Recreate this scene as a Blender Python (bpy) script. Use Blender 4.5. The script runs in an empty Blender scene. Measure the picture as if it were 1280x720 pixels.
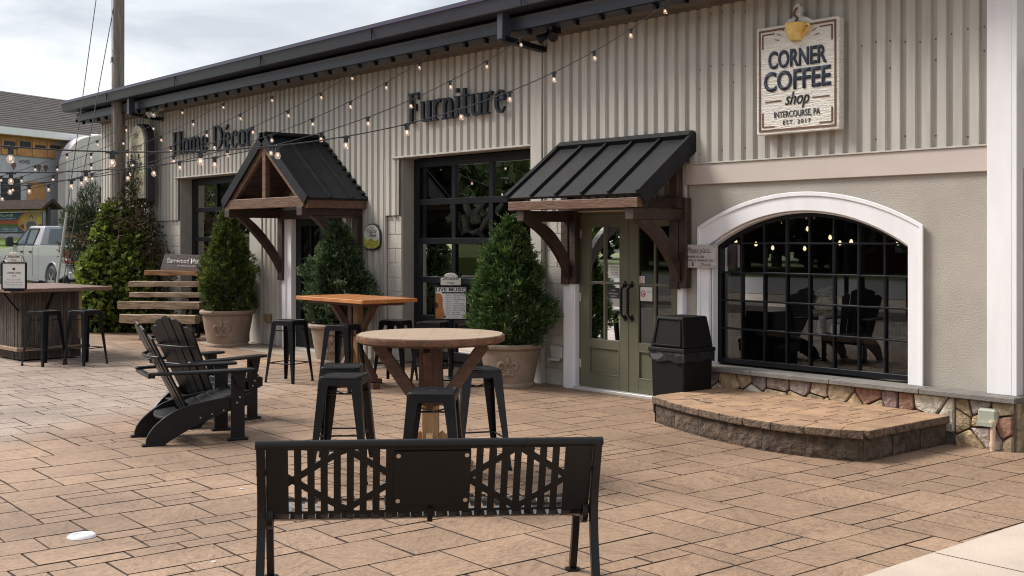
import bpy, bmesh, math, random
import numpy as np
from mathutils import Vector, Matrix, noise
random.seed(7); rng = np.random.default_rng(7)
PI = math.pi; R = math.radians
sc = bpy.context.scene
col = sc.collection

# ------------------------------------------------------------ camera
cam_d = bpy.data.cameras.new('camera'); cam = bpy.data.objects.new('camera', cam_d); col.objects.link(cam)
cam_d.sensor_width = 36; cam_d.lens = 41.2; cam_d.shift_y = -0.0469; cam_d.clip_end = 2000; cam_d.clip_start = .05
cam.location = (0, 0, 1.75); cam.rotation_euler = (R(90), 0, R(49.41)); sc.camera = cam
cam_d.dof.use_dof = True; cam_d.dof.focus_distance = 12.5; cam_d.dof.aperture_fstop = 20

# ------------------------------------------------------------ sky and sun: bright overcast
SUN_EL, SUN_AZ = R(46), R(212)            # direction the light comes from, azimuth from +X counterclockwise
w = bpy.data.worlds.new('World'); sc.world = w; w.use_nodes = True
nt = w.node_tree; nt.nodes.clear()
def N(t, k, **kw):
    n = t.nodes.new(k)
    for a, b in kw.items(): setattr(n, a, b)
    return n
out = N(nt, 'ShaderNodeOutputWorld'); bg = N(nt, 'ShaderNodeBackground'); bg.inputs['Strength'].default_value = 0.1
sky = N(nt, 'ShaderNodeTexSky', sky_type='NISHITA', sun_disc=False)
sky.sun_elevation = SUN_EL; sky.sun_rotation = R(90) - SUN_AZ; sky.air_density = 1.0; sky.dust_density = 2.0
tc = N(nt, 'ShaderNodeTexCoord'); mp = N(nt, 'ShaderNodeMapping'); mp.inputs['Scale'].default_value = (1, 1, 4.5)
n1 = N(nt, 'ShaderNodeTexNoise'); n1.inputs['Scale'].default_value = 2.6; n1.inputs['Detail'].default_value = 7; n1.inputs['Roughness'].default_value = .55
n1.inputs['Distortion'].default_value = .5
r1 = N(nt, 'ShaderNodeValToRGB'); r1.color_ramp.elements[0].position = .40; r1.color_ramp.elements[1].position = .58
r1.color_ramp.elements[0].color = (3.3, 3.45, 3.7, 1); r1.color_ramp.elements[1].color = (5.5, 5.58, 5.65, 1)
mx = N(nt, 'ShaderNodeMixRGB'); mx.inputs[0].default_value = .88
nt.links.new(tc.outputs['Generated'], mp.inputs[0]); nt.links.new(mp.outputs[0], n1.inputs['Vector']); nt.links.new(n1.outputs['Fac'], r1.inputs[0])
nt.links.new(sky.outputs[0], mx.inputs[1]); nt.links.new(r1.outputs[0], mx.inputs[2]); nt.links.new(mx.outputs[0], bg.inputs['Color'])
nt.links.new(bg.outputs[0], out.inputs[0])
sd = bpy.data.lights.new('sun', 'SUN'); sun = bpy.data.objects.new('sun', sd); col.objects.link(sun)
sd.energy = 2.6; sd.angle = R(24); sd.color = (1, .95, .87)
dv = Vector((math.cos(SUN_EL)*math.cos(SUN_AZ), math.cos(SUN_EL)*math.sin(SUN_AZ), math.sin(SUN_EL)))
sun.rotation_euler = dv.to_track_quat('Z', 'Y').to_euler(); sun.location = dv*60
vs = sc.view_settings; vs.view_transform = 'Standard'; vs.look = 'None'; vs.exposure = 1.03; vs.gamma = 1
sc.cycles.filter_width = 1.1; sc.cycles.max_bounces = 6; sc.cycles.transparent_max_bounces = 12; sc.cycles.caustics_reflective = False; sc.cycles.caustics_refractive = False

# ------------------------------------------------------------ materials
MATS = {}
def mat(name, c, rough=.6, metal=0, var=.12, vs=6., bump=0., bs=40., stretch=(1, 1, 1), c2=None, rnd=0., spec=.5, world=False, streak=None, coat=0):
    """painted / wooden / stone surface: base colour with two octaves of noise, optional per-object tone and relief"""
    if name in MATS: return MATS[name]
    m = bpy.data.materials.new(name); m.use_nodes = True; t = m.node_tree; b = t.nodes['Principled BSDF']
    b.inputs['Roughness'].default_value = rough; b.inputs['Metallic'].default_value = metal; b.inputs['Specular IOR Level'].default_value = spec
    b.inputs['Coat Weight'].default_value = coat
    if world: co = N(t, 'ShaderNodeNewGeometry').outputs['Position']
    else: co = N(t, 'ShaderNodeTexCoord').outputs['Object']
    mp = N(t, 'ShaderNodeMapping'); mp.inputs['Scale'].default_value = stretch; t.links.new(co, mp.inputs[0])
    if rnd:
        oi = N(t, 'ShaderNodeObjectInfo'); vm = N(t, 'ShaderNodeVectorMath', operation='ADD')
        sc1 = N(t, 'ShaderNodeVectorMath', operation='SCALE'); sc1.inputs['Scale'].default_value = 37.
        cb = N(t, 'ShaderNodeCombineXYZ'); [t.links.new(oi.outputs['Random'], cb.inputs[i]) for i in range(3)]
        t.links.new(cb.outputs[0], sc1.inputs[0]); t.links.new(mp.outputs[0], vm.inputs[0]); t.links.new(sc1.outputs[0], vm.inputs[1]); vec = vm.outputs[0]
    else: vec = mp.outputs[0]
    ns = N(t, 'ShaderNodeTexNoise'); ns.inputs['Scale'].default_value = vs; ns.inputs['Detail'].default_value = 8; ns.inputs['Roughness'].default_value = .62
    t.links.new(vec, ns.inputs['Vector'])
    c2 = c2 or tuple(max(0, x*(1-3*var)) for x in c)
    cr = N(t, 'ShaderNodeValToRGB'); cr.color_ramp.elements[0].position = .32; cr.color_ramp.elements[1].position = .66
    cr.color_ramp.elements[0].color = (*c2, 1); cr.color_ramp.elements[1].color = (*c, 1)
    t.links.new(ns.outputs['Fac'], cr.inputs[0]); last = cr.outputs[0]
    if rnd:
        hs = N(t, 'ShaderNodeHueSaturation'); mr = N(t, 'ShaderNodeMapRange'); mr.inputs['To Min'].default_value = 1-rnd; mr.inputs['To Max'].default_value = 1+rnd
        t.links.new(oi.outputs['Random'], mr.inputs[0]); t.links.new(mr.outputs[0], hs.inputs['Value']); t.links.new(last, hs.inputs['Color']); last = hs.outputs[0]
    t.links.new(last, b.inputs['Base Color'])
    if bump:
        n2 = N(t, 'ShaderNodeTexNoise'); n2.inputs['Scale'].default_value = bs; n2.inputs['Detail'].default_value = 5
        t.links.new(vec, n2.inputs['Vector']); bp = N(t, 'ShaderNodeBump'); bp.inputs['Strength'].default_value = bump; bp.inputs['Distance'].default_value = .02
        t.links.new(n2.outputs['Fac'], bp.inputs['Height']); t.links.new(bp.outputs[0], b.inputs['Normal'])
    MATS[name] = m; return m
def flat(name, c, rough=.6, emit=0, metal=0):
    if name in MATS: return MATS[name]
    m = bpy.data.materials.new(name); m.use_nodes = True; b = m.node_tree.nodes['Principled BSDF']
    b.inputs['Base Color'].default_value = (*c, 1); b.inputs['Roughness'].default_value = rough; b.inputs['Metallic'].default_value = metal
    if emit: b.inputs['Emission Color'].default_value = (*c, 1); b.inputs['Emission Strength'].default_value = emit
    MATS[name] = m; return m
def glass_mat(name, tint, boost=.05, rough=.0):
    m = bpy.data.materials.new(name); m.use_nodes = True; t = m.node_tree; t.nodes.clear(); MATS[name] = m
    o = N(t, 'ShaderNodeOutputMaterial'); g = N(t, 'ShaderNodeBsdfGlossy'); g.inputs['Roughness'].default_value = rough
    tr = N(t, 'ShaderNodeBsdfTransparent'); tr.inputs[0].default_value = (*tint, 1); fr = N(t, 'ShaderNodeFresnel'); fr.inputs[0].default_value = 1.6
    ad = N(t, 'ShaderNodeMath', operation='ADD'); ad.inputs[1].default_value = boost; mix = N(t, 'ShaderNodeMixShader')
    bp = N(t, 'ShaderNodeBump'); bp.inputs['Strength'].default_value = .03; nz = N(t, 'ShaderNodeTexNoise'); nz.inputs['Scale'].default_value = 1.6
    tc = N(t, 'ShaderNodeTexCoord'); t.links.new(tc.outputs['Object'], nz.inputs['Vector']); t.links.new(nz.outputs['Fac'], bp.inputs['Height']); t.links.new(bp.outputs[0], g.inputs['Normal'])
    t.links.new(fr.outputs[0], ad.inputs[0]); t.links.new(ad.outputs[0], mix.inputs[0]); t.links.new(tr.outputs[0], mix.inputs[1]); t.links.new(g.outputs[0], mix.inputs[2]); t.links.new(mix.outputs[0], o.inputs[0])
    return m
def leaf_mat(name, ca, cb, cc=None):
    """leaf surface: colour per leaf from the 'tone' attribute, a little light let through"""
    m = bpy.data.materials.new(name); m.use_nodes = True; t = m.node_tree; b = t.nodes['Principled BSDF']; MATS[name] = m
    at = N(t, 'ShaderNodeAttribute', attribute_name='tone'); cr = N(t, 'ShaderNodeValToRGB')
    cr.color_ramp.elements[0].color = (*ca, 1); cr.color_ramp.elements[1].color = (*cb, 1)
    if cc: cr.color_ramp.elements[1].position = .8; e = cr.color_ramp.elements.new(1); e.color = (*cc, 1)
    t.links.new(at.outputs['Fac'], cr.inputs[0]); t.links.new(cr.outputs[0], b.inputs['Base Color']); b.inputs['Roughness'].default_value = .55
    b.inputs['Subsurface Weight'].default_value = 0
    tl = N(t, 'ShaderNodeBsdfTranslucent'); t.links.new(cr.outputs[0], tl.inputs[0]); ms = N(t, 'ShaderNodeMixShader'); ms.inputs[0].default_value = .3
    t.links.new(b.outputs[0], ms.inputs[1]); t.links.new(tl.outputs[0], ms.inputs[2]); t.links.new(ms.outputs[0], t.nodes['Material Output'].inputs[0])
    return m

M_trim = mat('white_trim_paint', (.80, .79, .82), .5, var=.03, vs=2.5, stretch=(3, 3, .5), world=True)
M_side = mat('beige_corrugated_metal', (.535, .505, .46), .45, var=.085, vs=2.2, stretch=(3, 3, .3), rnd=.035, world=True)
M_block = mat('beige_painted_block', (.50, .47, .425), .8, var=.05, bump=.5, bs=60, rnd=.03, world=True)
M_stucco = mat('taupe_stucco', (.40, .365, .32), .85, var=.06, vs=1.6, bump=.35, bs=80, world=True)
M_band = mat('beige_trim_board', (.54, .47, .425), .6, var=.03, vs=2, world=True)
M_black = mat('black_window_metal', (.006, .007, .010), .42, spec=.25, var=.1)
M_gutter = mat('charcoal_gutter_metal', (.038, .041, .06), .42, 0, var=.10, vs=.7, world=True, bump=.12, bs=2)
M_roofm = mat('dark_standing_seam', (.016, .017, .021), .5, 0, spec=.2, var=.14, vs=5, world=True)
M_soff = mat('soffit_panel', (.16, .13, .105), .7, var=.1, world=True)
M_bwood = mat('dark_stained_timber', (.056, .028, .019), .55, var=.2, vs=5, bump=.35, bs=18, stretch=(1, 1, 1), c2=(.018, .009, .007), world=True)
M_bwood2 = mat('brown_stained_timber', (.14, .072, .04), .55, var=.2, vs=6, bump=.35, bs=18, stretch=(.6, 2, 3), c2=(.07, .03, .017), world=True)
M_olive = mat('olive_door_paint', (.135, .13, .085), .42, var=.05, vs=3, world=True)
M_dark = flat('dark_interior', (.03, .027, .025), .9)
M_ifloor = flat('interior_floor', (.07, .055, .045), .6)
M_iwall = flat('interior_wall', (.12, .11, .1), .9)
M_glass = glass_mat('window_glass', (.60, .64, .64), .035)
M_cglass = glass_mat('vehicle_glass', (.25, .3, .33), .22)
M_stool = mat('gunmetal_stool', (.011, .012, .016), .33, .1, var=.2, vs=9, spec=.35)
M_poly = mat('black_poly_lumber', (.009, .0085, .0105), .42, spec=.3, var=.12, vs=30, bump=.15, bs=70)
M_bench = mat('black_coated_steel', (.006, .0055, .006), .4, var=.08, vs=8, bump=.05, bs=160, spec=.3)
M_bseat = mat('glossy_black_seat_steel', (.006, .006, .008), .12, var=.08, vs=8, coat=1)
M_chrome = flat('zinc_bolt', (.55, .5, .44), .3, metal=.9)
M_pole = mat('weathered_pole_wood', (.24, .205, .165), .85, var=.18, vs=7, stretch=(3, 3, .25), bump=.7, bs=20, c2=(.1, .085, .07))
M_plant = mat('tan_clay_planter', (.3, .225, .17), .75, var=.13, vs=4, bump=.3, bs=30, c2=(.2, .14, .1))
M_soil = flat('soil', (.035, .025, .018), .95)
M_conc = mat('light_concrete', (.52, .43, .36), .85, var=.07, vs=1.6, bump=.25, bs=90, world=True)
M_pad = mat('tan_concrete_pad', (.33, .27, .215), .8, var=.12, vs=2, bump=.25, bs=60, world=True)
M_joint = mat('dark_joint', (.075, .05, .038), .95, var=.2, vs=20, world=True)
M_asph = mat('grey_asphalt', (.2, .195, .2), .9, var=.1, vs=3, bump=.2, bs=90, world=True)
M_lawn = mat('lawn_green', (.11, .15, .04), .9, var=.2, vs=1.5, bump=.6, bs=30, c2=(.07, .12, .02), world=True)
M_wire = flat('black_rubber_wire', (.012, .012, .016), .5)
M_steelw = flat('grey_guy_steel', (.16, .16, .17), .5, metal=.6)
M_navy = mat('navy_sign_letter', (.010, .015, .026), .4, var=.1, spec=.3)
M_wgrain = mat('cream_carved_signboard', (.76, .72, .66), .6, var=.06, vs=6, stretch=(1, 1, 7), bump=.9, bs=12)
M_brownline = flat('brown_sign_line', (.13, .06, .035), .6)
M_ink = flat('black_ink', (.02, .02, .025), .6)
M_navyink = flat('navy_ink', (.018, .028, .055), .6)
M_paper = flat('white_paper', (.72, .7, .68), .6)
M_redink = flat('red_ink', (.5, .04, .03), .6)

def paver_mat():
    m = bpy.data.materials.new('stamped_slate_paver'); m.use_nodes = True; t = m.node_tree; b = t.nodes['Principled BSDF']
    L = t.links.new
    pos = N(t, 'ShaderNodeNewGeometry').outputs['Position']
    oi = N(t, 'ShaderNodeObjectInfo'); at = N(t, 'ShaderNodeAttribute', attribute_name='tone')
    ad = N(t, 'ShaderNodeMath', operation='ADD'); L(oi.outputs['Random'], ad.inputs[0]); L(at.outputs['Fac'], ad.inputs[1])
    fr = N(t, 'ShaderNodeMath', operation='FRACT'); L(ad.outputs[0], fr.inputs[0])
    # grain direction differs from stone to stone
    rot = N(t, 'ShaderNodeVectorRotate', rotation_type='Z_AXIS'); ang = N(t, 'ShaderNodeMath', operation='MULTIPLY'); ang.inputs[1].default_value = 5.
    L(fr.outputs[0], ang.inputs[0]); L(pos, rot.inputs['Vector']); L(ang.outputs[0], rot.inputs['Angle'])
    mp = N(t, 'ShaderNodeMapping'); mp.inputs['Scale'].default_value = (2.4, 7.5, 1); L(rot.outputs[0], mp.inputs[0])
    n1 = N(t, 'ShaderNodeTexNoise'); n1.inputs['Scale'].default_value = 3.2; n1.inputs['Detail'].default_value = 9; n1.inputs['Roughness'].default_value = .68; n1.inputs['Distortion'].default_value = 1.2
    L(mp.outputs[0], n1.inputs['Vector'])
    n2 = N(t, 'ShaderNodeTexNoise'); n2.inputs['Scale'].default_value = .55; n2.inputs['Detail'].default_value = 6; L(pos, n2.inputs['Vector'])
    cr = N(t, 'ShaderNodeValToRGB'); e = cr.color_ramp.elements
    e[0].position = .30; e[0].color = (.185, .12, .085, 1); e[1].position = .70; e[1].color = (.385, .255, .17, 1)
    k = e.new(.45); k.color = (.30, .197, .132, 1)
    L(n1.outputs['Fac'], cr.inputs[0])
    nf = N(t, 'ShaderNodeTexNoise'); nf.inputs['Scale'].default_value = 34; nf.inputs['Detail'].default_value = 6; nf.inputs['Roughness'].default_value = .7; L(pos, nf.inputs['Vector'])
    mf = N(t, 'ShaderNodeMapRange'); mf.inputs['From Min'].default_value = .35; mf.inputs['From Max'].default_value = .65; mf.inputs['To Min'].default_value = .80; mf.inputs['To Max'].default_value = 1.12; L(nf.outputs['Fac'], mf.inputs[0])
    # per stone tone
    mr = N(t, 'ShaderNodeMapRange'); mr.inputs['To Min'].default_value = .88; mr.inputs['To Max'].default_value = 1.08; L(fr.outputs[0], mr.inputs[0])
    mr2 = N(t, 'ShaderNodeMapRange'); mr2.inputs['From Min'].default_value = .3; mr2.inputs['From Max'].default_value = .7
    mr2.inputs['To Min'].default_value = .62; mr2.inputs['To Max'].default_value = 1.18; L(n2.outputs['Fac'], mr2.inputs[0])
    mu = N(t, 'ShaderNodeMath', operation='MULTIPLY'); L(mr.outputs[0], mu.inputs[0]); L(mr2.outputs[0], mu.inputs[1])
    mu0 = mu; mu = N(t, 'ShaderNodeMath', operation='MULTIPLY'); L(mu0.outputs[0], mu.inputs[0]); L(mf.outputs[0], mu.inputs[1])
    hs = N(t, 'ShaderNodeHueSaturation'); L(mu.outputs[0], hs.inputs['Value']); L(cr.outputs[0], hs.inputs['Color'])
    # older grey pour on the far side of the curved border: a straight distance from the border circle
    vd = N(t, 'ShaderNodeVectorMath', operation='DISTANCE'); vd.inputs[1].default_value = (-1.9, 9.2, 0); L(pos, vd.inputs[0])
    st = N(t, 'ShaderNodeMapRange'); st.inputs['From Min'].default_value = 10.15; st.inputs['From Max'].default_value = 10.9; L(vd.outputs['Value'], st.inputs[0])
    sx = N(t, 'ShaderNodeSeparateXYZ'); L(pos, sx.inputs[0]); yr = N(t, 'ShaderNodeMapRange'); yr.inputs['From Min'].default_value = 8.2; yr.inputs['From Max'].default_value = 5.8; L(sx.outputs['Y'], yr.inputs[0])
    mm = N(t, 'ShaderNodeMath', operation='MULTIPLY'); L(st.outputs[0], mm.inputs[0]); L(yr.outputs[0], mm.inputs[1])
    m8 = N(t, 'ShaderNodeMath', operation='MULTIPLY'); m8.inputs[1].default_value = .72; L(mm.outputs[0], m8.inputs[0])
    gh = N(t, 'ShaderNodeHueSaturation'); gh.inputs['Saturation'].default_value = .55; gh.inputs['Value'].default_value = 1.16; L(hs.outputs[0], gh.inputs['Color'])
    mx = N(t, 'ShaderNodeMixRGB'); L(m8.outputs[0], mx.inputs[0]); L(hs.outputs[0], mx.inputs[1]); L(gh.outputs[0], mx.inputs[2])
    # thin dark veins of release agent in the chiselled grain
    wv = N(t, 'ShaderNodeTexNoise'); wv.inputs['Scale'].default_value = 2.2; wv.inputs['Detail'].default_value = 6; wv.inputs['Distortion'].default_value = 2.4; L(mp.outputs[0], wv.inputs['Vector'])
    v1 = N(t, 'ShaderNodeMath', operation='SUBTRACT'); v1.inputs[1].default_value = .5; L(wv.outputs['Fac'], v1.inputs[0]); v2 = N(t, 'ShaderNodeMath', operation='ABSOLUTE'); L(v1.outputs[0], v2.inputs[0])
    v3 = N(t, 'ShaderNodeMapRange'); v3.inputs['From Min'].default_value = 0; v3.inputs['From Max'].default_value = .022; v3.inputs['To Min'].default_value = .8; v3.inputs['To Max'].default_value = 0; L(v2.outputs[0], v3.inputs[0])
    vm = N(t, 'ShaderNodeMapRange'); vm.inputs['From Min'].default_value = .5; vm.inputs['From Max'].default_value = .62; L(n2.outputs['Fac'], vm.inputs[0])
    n5 = N(t, 'ShaderNodeTexNoise'); n5.inputs['Scale'].default_value = 2.3; L(pos, n5.inputs['Vector']); L(n5.outputs['Fac'], vm.inputs[0])
    v4 = N(t, 'ShaderNodeMath', operation='MULTIPLY'); L(v3.outputs[0], v4.inputs[0]); L(vm.outputs[0], v4.inputs[1])
    mv = N(t, 'ShaderNodeMixRGB'); mv.inputs[2].default_value = (.07, .045, .035, 1); L(v4.outputs[0], mv.inputs[0]); L(mx.outputs[0], mv.inputs[1])
    L(mv.outputs[0], b.inputs['Base Color'])
    b.inputs['Roughness'].default_value = .62; b.inputs['Specular IOR Level'].default_value = .45
    bp = N(t, 'ShaderNodeBump'); bp.inputs['Strength'].default_value = .34; bp.inputs['Distance'].default_value = .02; L(n1.outputs['Fac'], bp.inputs['Height']); L(bp.outputs[0], b.inputs['Normal'])
    return m
M_paver = paver_mat()

# ------------------------------------------------------------ mesh helpers
class MB:
    """collects simple solids into one mesh"""
    def __init__(s): s.v = []; s.f = []; s.m = []
    def add(s, vs, fs, mi=0):
        o = len(s.v); s.v += [tuple(v) for v in vs]; s.f += [tuple(i+o for i in f) for f in fs]; s.m += [mi]*len(fs); return s
    def box(s, x0, x1, y0, y1, z0, z1, mi=0, mtx=None):
        vs = [Vector((x, y, z)) for z in (z0, z1) for y in (y0, y1) for x in (x0, x1)]
        if mtx is not None: vs = [mtx @ v for v in vs]
        return s.add(vs, [(0, 2, 3, 1), (4, 5, 7, 6), (0, 1, 5, 4), (2, 6, 7, 3), (0, 4, 6, 2), (1, 3, 7, 5)], mi)
    def beam(s, a, b, wd, ht, mi=0, up=(0, 0, 1)):
        """rectangular bar from a to b"""
        a = Vector(a); b = Vector(b); d = (b-a).normalized(); u = Vector(up)
        if abs(d.dot(u)) > .98: u = Vector((0, 1, 0))
        sx = d.cross(u).normalized(); uz = sx.cross(d).normalized()
        vs = [p + sx*i*wd/2 + uz*j*ht/2 for p in (a, b) for i, j in ((-1, -1), (1, -1), (1, 1), (-1, 1))]
        return s.add(vs, [(3, 2, 1, 0), (4, 5, 6, 7), (0, 1, 5, 4), (1, 2, 6, 5), (2, 3, 7, 6), (3, 0, 4, 7)], mi)
    def tube(s, pts, r, n=8, mi=0, cap=True):
        pts = [Vector(p) for p in pts]; rs = r if isinstance(r, (list, tuple)) else [r]*len(pts)
        rings = []; ref = None
        for i, p in enumerate(pts):
            d = (pts[min(i+1, len(pts)-1)] - pts[max(i-1, 0)]).normalized()
            if ref is None: ref = Vector((0, 0, 1)) if abs(d.z) < .9 else Vector((1, 0, 0))
            a = d.cross(ref).normalized(); b = a.cross(d).normalized(); ref = b
            rings.append([p + (a*math.cos(2*PI*k/n) + b*math.sin(2*PI*k/n))*rs[i] for k in range(n)])
        vs = [v for r_ in rings for v in r_]; fs = []
        for i in range(len(pts)-1):
            for k in range(n): fs.append((i*n+k, i*n+(k+1) % n, (i+1)*n+(k+1) % n, (i+1)*n+k))
        if cap: fs.append(tuple(range(n-1, -1, -1))); fs.append(tuple((len(pts)-1)*n+k for k in range(n)))
        return s.add(vs, fs, mi)
    def lathe(s, prof, n=24, c=(0, 0), mi=0, a0=0, a1=2*PI):
        full = abs(a1-a0-2*PI) < 1e-6; m = n if full else n+1
        vs = [(c[0]+r*math.cos(a0+(a1-a0)*k/n), c[1]+r*math.sin(a0+(a1-a0)*k/n), z) for r, z in prof for k in range(m)]; fs = []
        for i in range(len(prof)-1):
            for k in range(n if full else n): fs.append((i*m+k, i*m+(k+1) % m, (i+1)*m+(k+1) % m, (i+1)*m+k))
        return s.add(vs, fs, mi)
    def prism(s, poly, axis, a, b, mi=0):
        """polygon (2D, any winding) pushed along an axis from a to b; axis 'y': poly=(x,z); 'x': (y,z); 'z': (x,y)"""
        f = {'y': lambda p, t: (p[0], t, p[1]), 'x': lambda p, t: (t, p[0], p[1]), 'z': lambda p, t: (p[0], p[1], t)}[axis]
        n = len(poly); vs = [f(p, a) for p in poly] + [f(p, b) for p in poly]
        return s.add(vs, [tuple(range(n)), tuple(range(2*n-1, n-1, -1))] + [(i, i+n, (i+1) % n+n, (i+1) % n) for i in range(n)], mi)
    def build(s, name, mats, parent=None, bevel=0, smooth=False, loc=None, seg=1, rot=None):
        me = bpy.data.meshes.new(name); me.from_pydata(s.v, [], s.f)
        for m in (mats if isinstance(mats, (list, tuple)) else [mats]): me.materials.append(m)
        me.polygons.foreach_set('material_index', s.m)
        bm = bmesh.new(); bm.from_mesh(me)
        bmesh.ops.recalc_face_normals(bm, faces=bm.faces)
        if bevel:
            es = [e for e in bm.edges if len(e.link_faces) == 2 and e.calc_face_angle(0) > R(32)]
            bmesh.ops.bevel(bm, geom=es, offset=bevel, segments=seg, affect='EDGES', profile=.5, clamp_overlap=True)
        bm.to_mesh(me); bm.free()
        if smooth: me.shade_smooth(); me.set_sharp_from_angle(angle=R(35))
        return link(name, me, parent, loc, rot)
def link(name, me, parent=None, loc=None, rot=None):
    o = bpy.data.objects.new(name, me); col.objects.link(o); o.parent = parent
    if loc is not None: o.location = loc
    if rot is not None: o.rotation_euler = rot
    return o
def tag(o, label=None, cat=None, group=None, kind=None):
    for k, v in (('label', label), ('category', cat), ('group', group), ('kind', kind)):
        if v: o[k] = v
    return o
def empty(name, loc=(0, 0, 0), rz=0, label=None, cat=None, group=None):
    o = bpy.data.objects.new(name, None); col.objects.link(o); o.location = loc; o.rotation_euler = (0, 0, rz); o.empty_display_size = .2
    return tag(o, label, cat, group)
KIDS = {}
def kids(o): return [c for c in bpy.data.objects if c.parent is o]
def copy_tree(src, loc, rz, label, group=None):
    def cp(o, par):
        c = o.copy(); col.objects.link(c); c.parent = par
        for ch in kids_map.get(o.name, []): cp(ch, c)
        return c
    kids_map = {}
    for o in bpy.data.objects:
        if o.parent: kids_map.setdefault(o.parent.name, []).append(o)
    r = cp(src, None); r.location = loc; r.rotation_euler = (0, 0, rz); r['label'] = label
    if group: r['group'] = group
    return r
def rotm(angle, axis='Z', about=(0, 0, 0)):
    T = Matrix.Translation(about); return T @ Matrix.Rotation(angle, 4, axis) @ T.inverted()
def chaikin(p, k=2):
    for _ in range(k):
        q = [p[0]]
        for a, b in zip(p[:-1], p[1:]):
            q.append(tuple(.75*x+.25*y for x, y in zip(a, b))); q.append(tuple(.25*x+.75*y for x, y in zip(a, b)))
        q.append(p[-1]); p = q
    return p

def text(name, body, x, z, h, y, mt, parent, width=None, ext=.002, off=0, shear=0, align='CENTER', spacing=1, face=None):
    """flat lettering facing -Y of its parent: x,z = centre/left of baseline, h = capital height"""
    c = bpy.data.curves.new(name, 'FONT'); c.body = body; c.size = 1; c.extrude = 0; c.offset = off; c.shear = shear; c.align_x = align; c.space_character = spacing
    c.resolution_u = 3
    o = bpy.data.objects.new(name, c); col.objects.link(o); dg = bpy.context.evaluated_depsgraph_get(); dg.update()
    me = bpy.data.meshes.new_from_object(o.evaluated_get(dg)); bpy.data.objects.remove(o); bpy.data.curves.remove(c)
    n = len(me.vertices); co = np.empty(n*3, np.float32); me.vertices.foreach_get('co', co); co = co.reshape(-1, 3)
    sy = h/.70; sx = sy
    if width and n: sx = width/max(1e-4, co[:, 0].max()-co[:, 0].min())
    bm = bmesh.new(); bm.from_mesh(me)
    if ext:
        r = bmesh.ops.extrude_face_region(bm, geom=list(bm.faces)); 
        for v in [g for g in r['geom'] if isinstance(g, bmesh.types.BMVert)]: v.co.z -= ext/ sy
    for v in bm.verts:
        px, py, pz = v.co; v.co = (x+px*sx, y+pz*-sy, z+py*sy)
    bmesh.ops.recalc_face_normals(bm, faces=bm.faces)
    bm.to_mesh(me); bm.free(); me.materials.clear(); me.materials.append(mt); me.name = name
    return link(name, me, parent)

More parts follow.
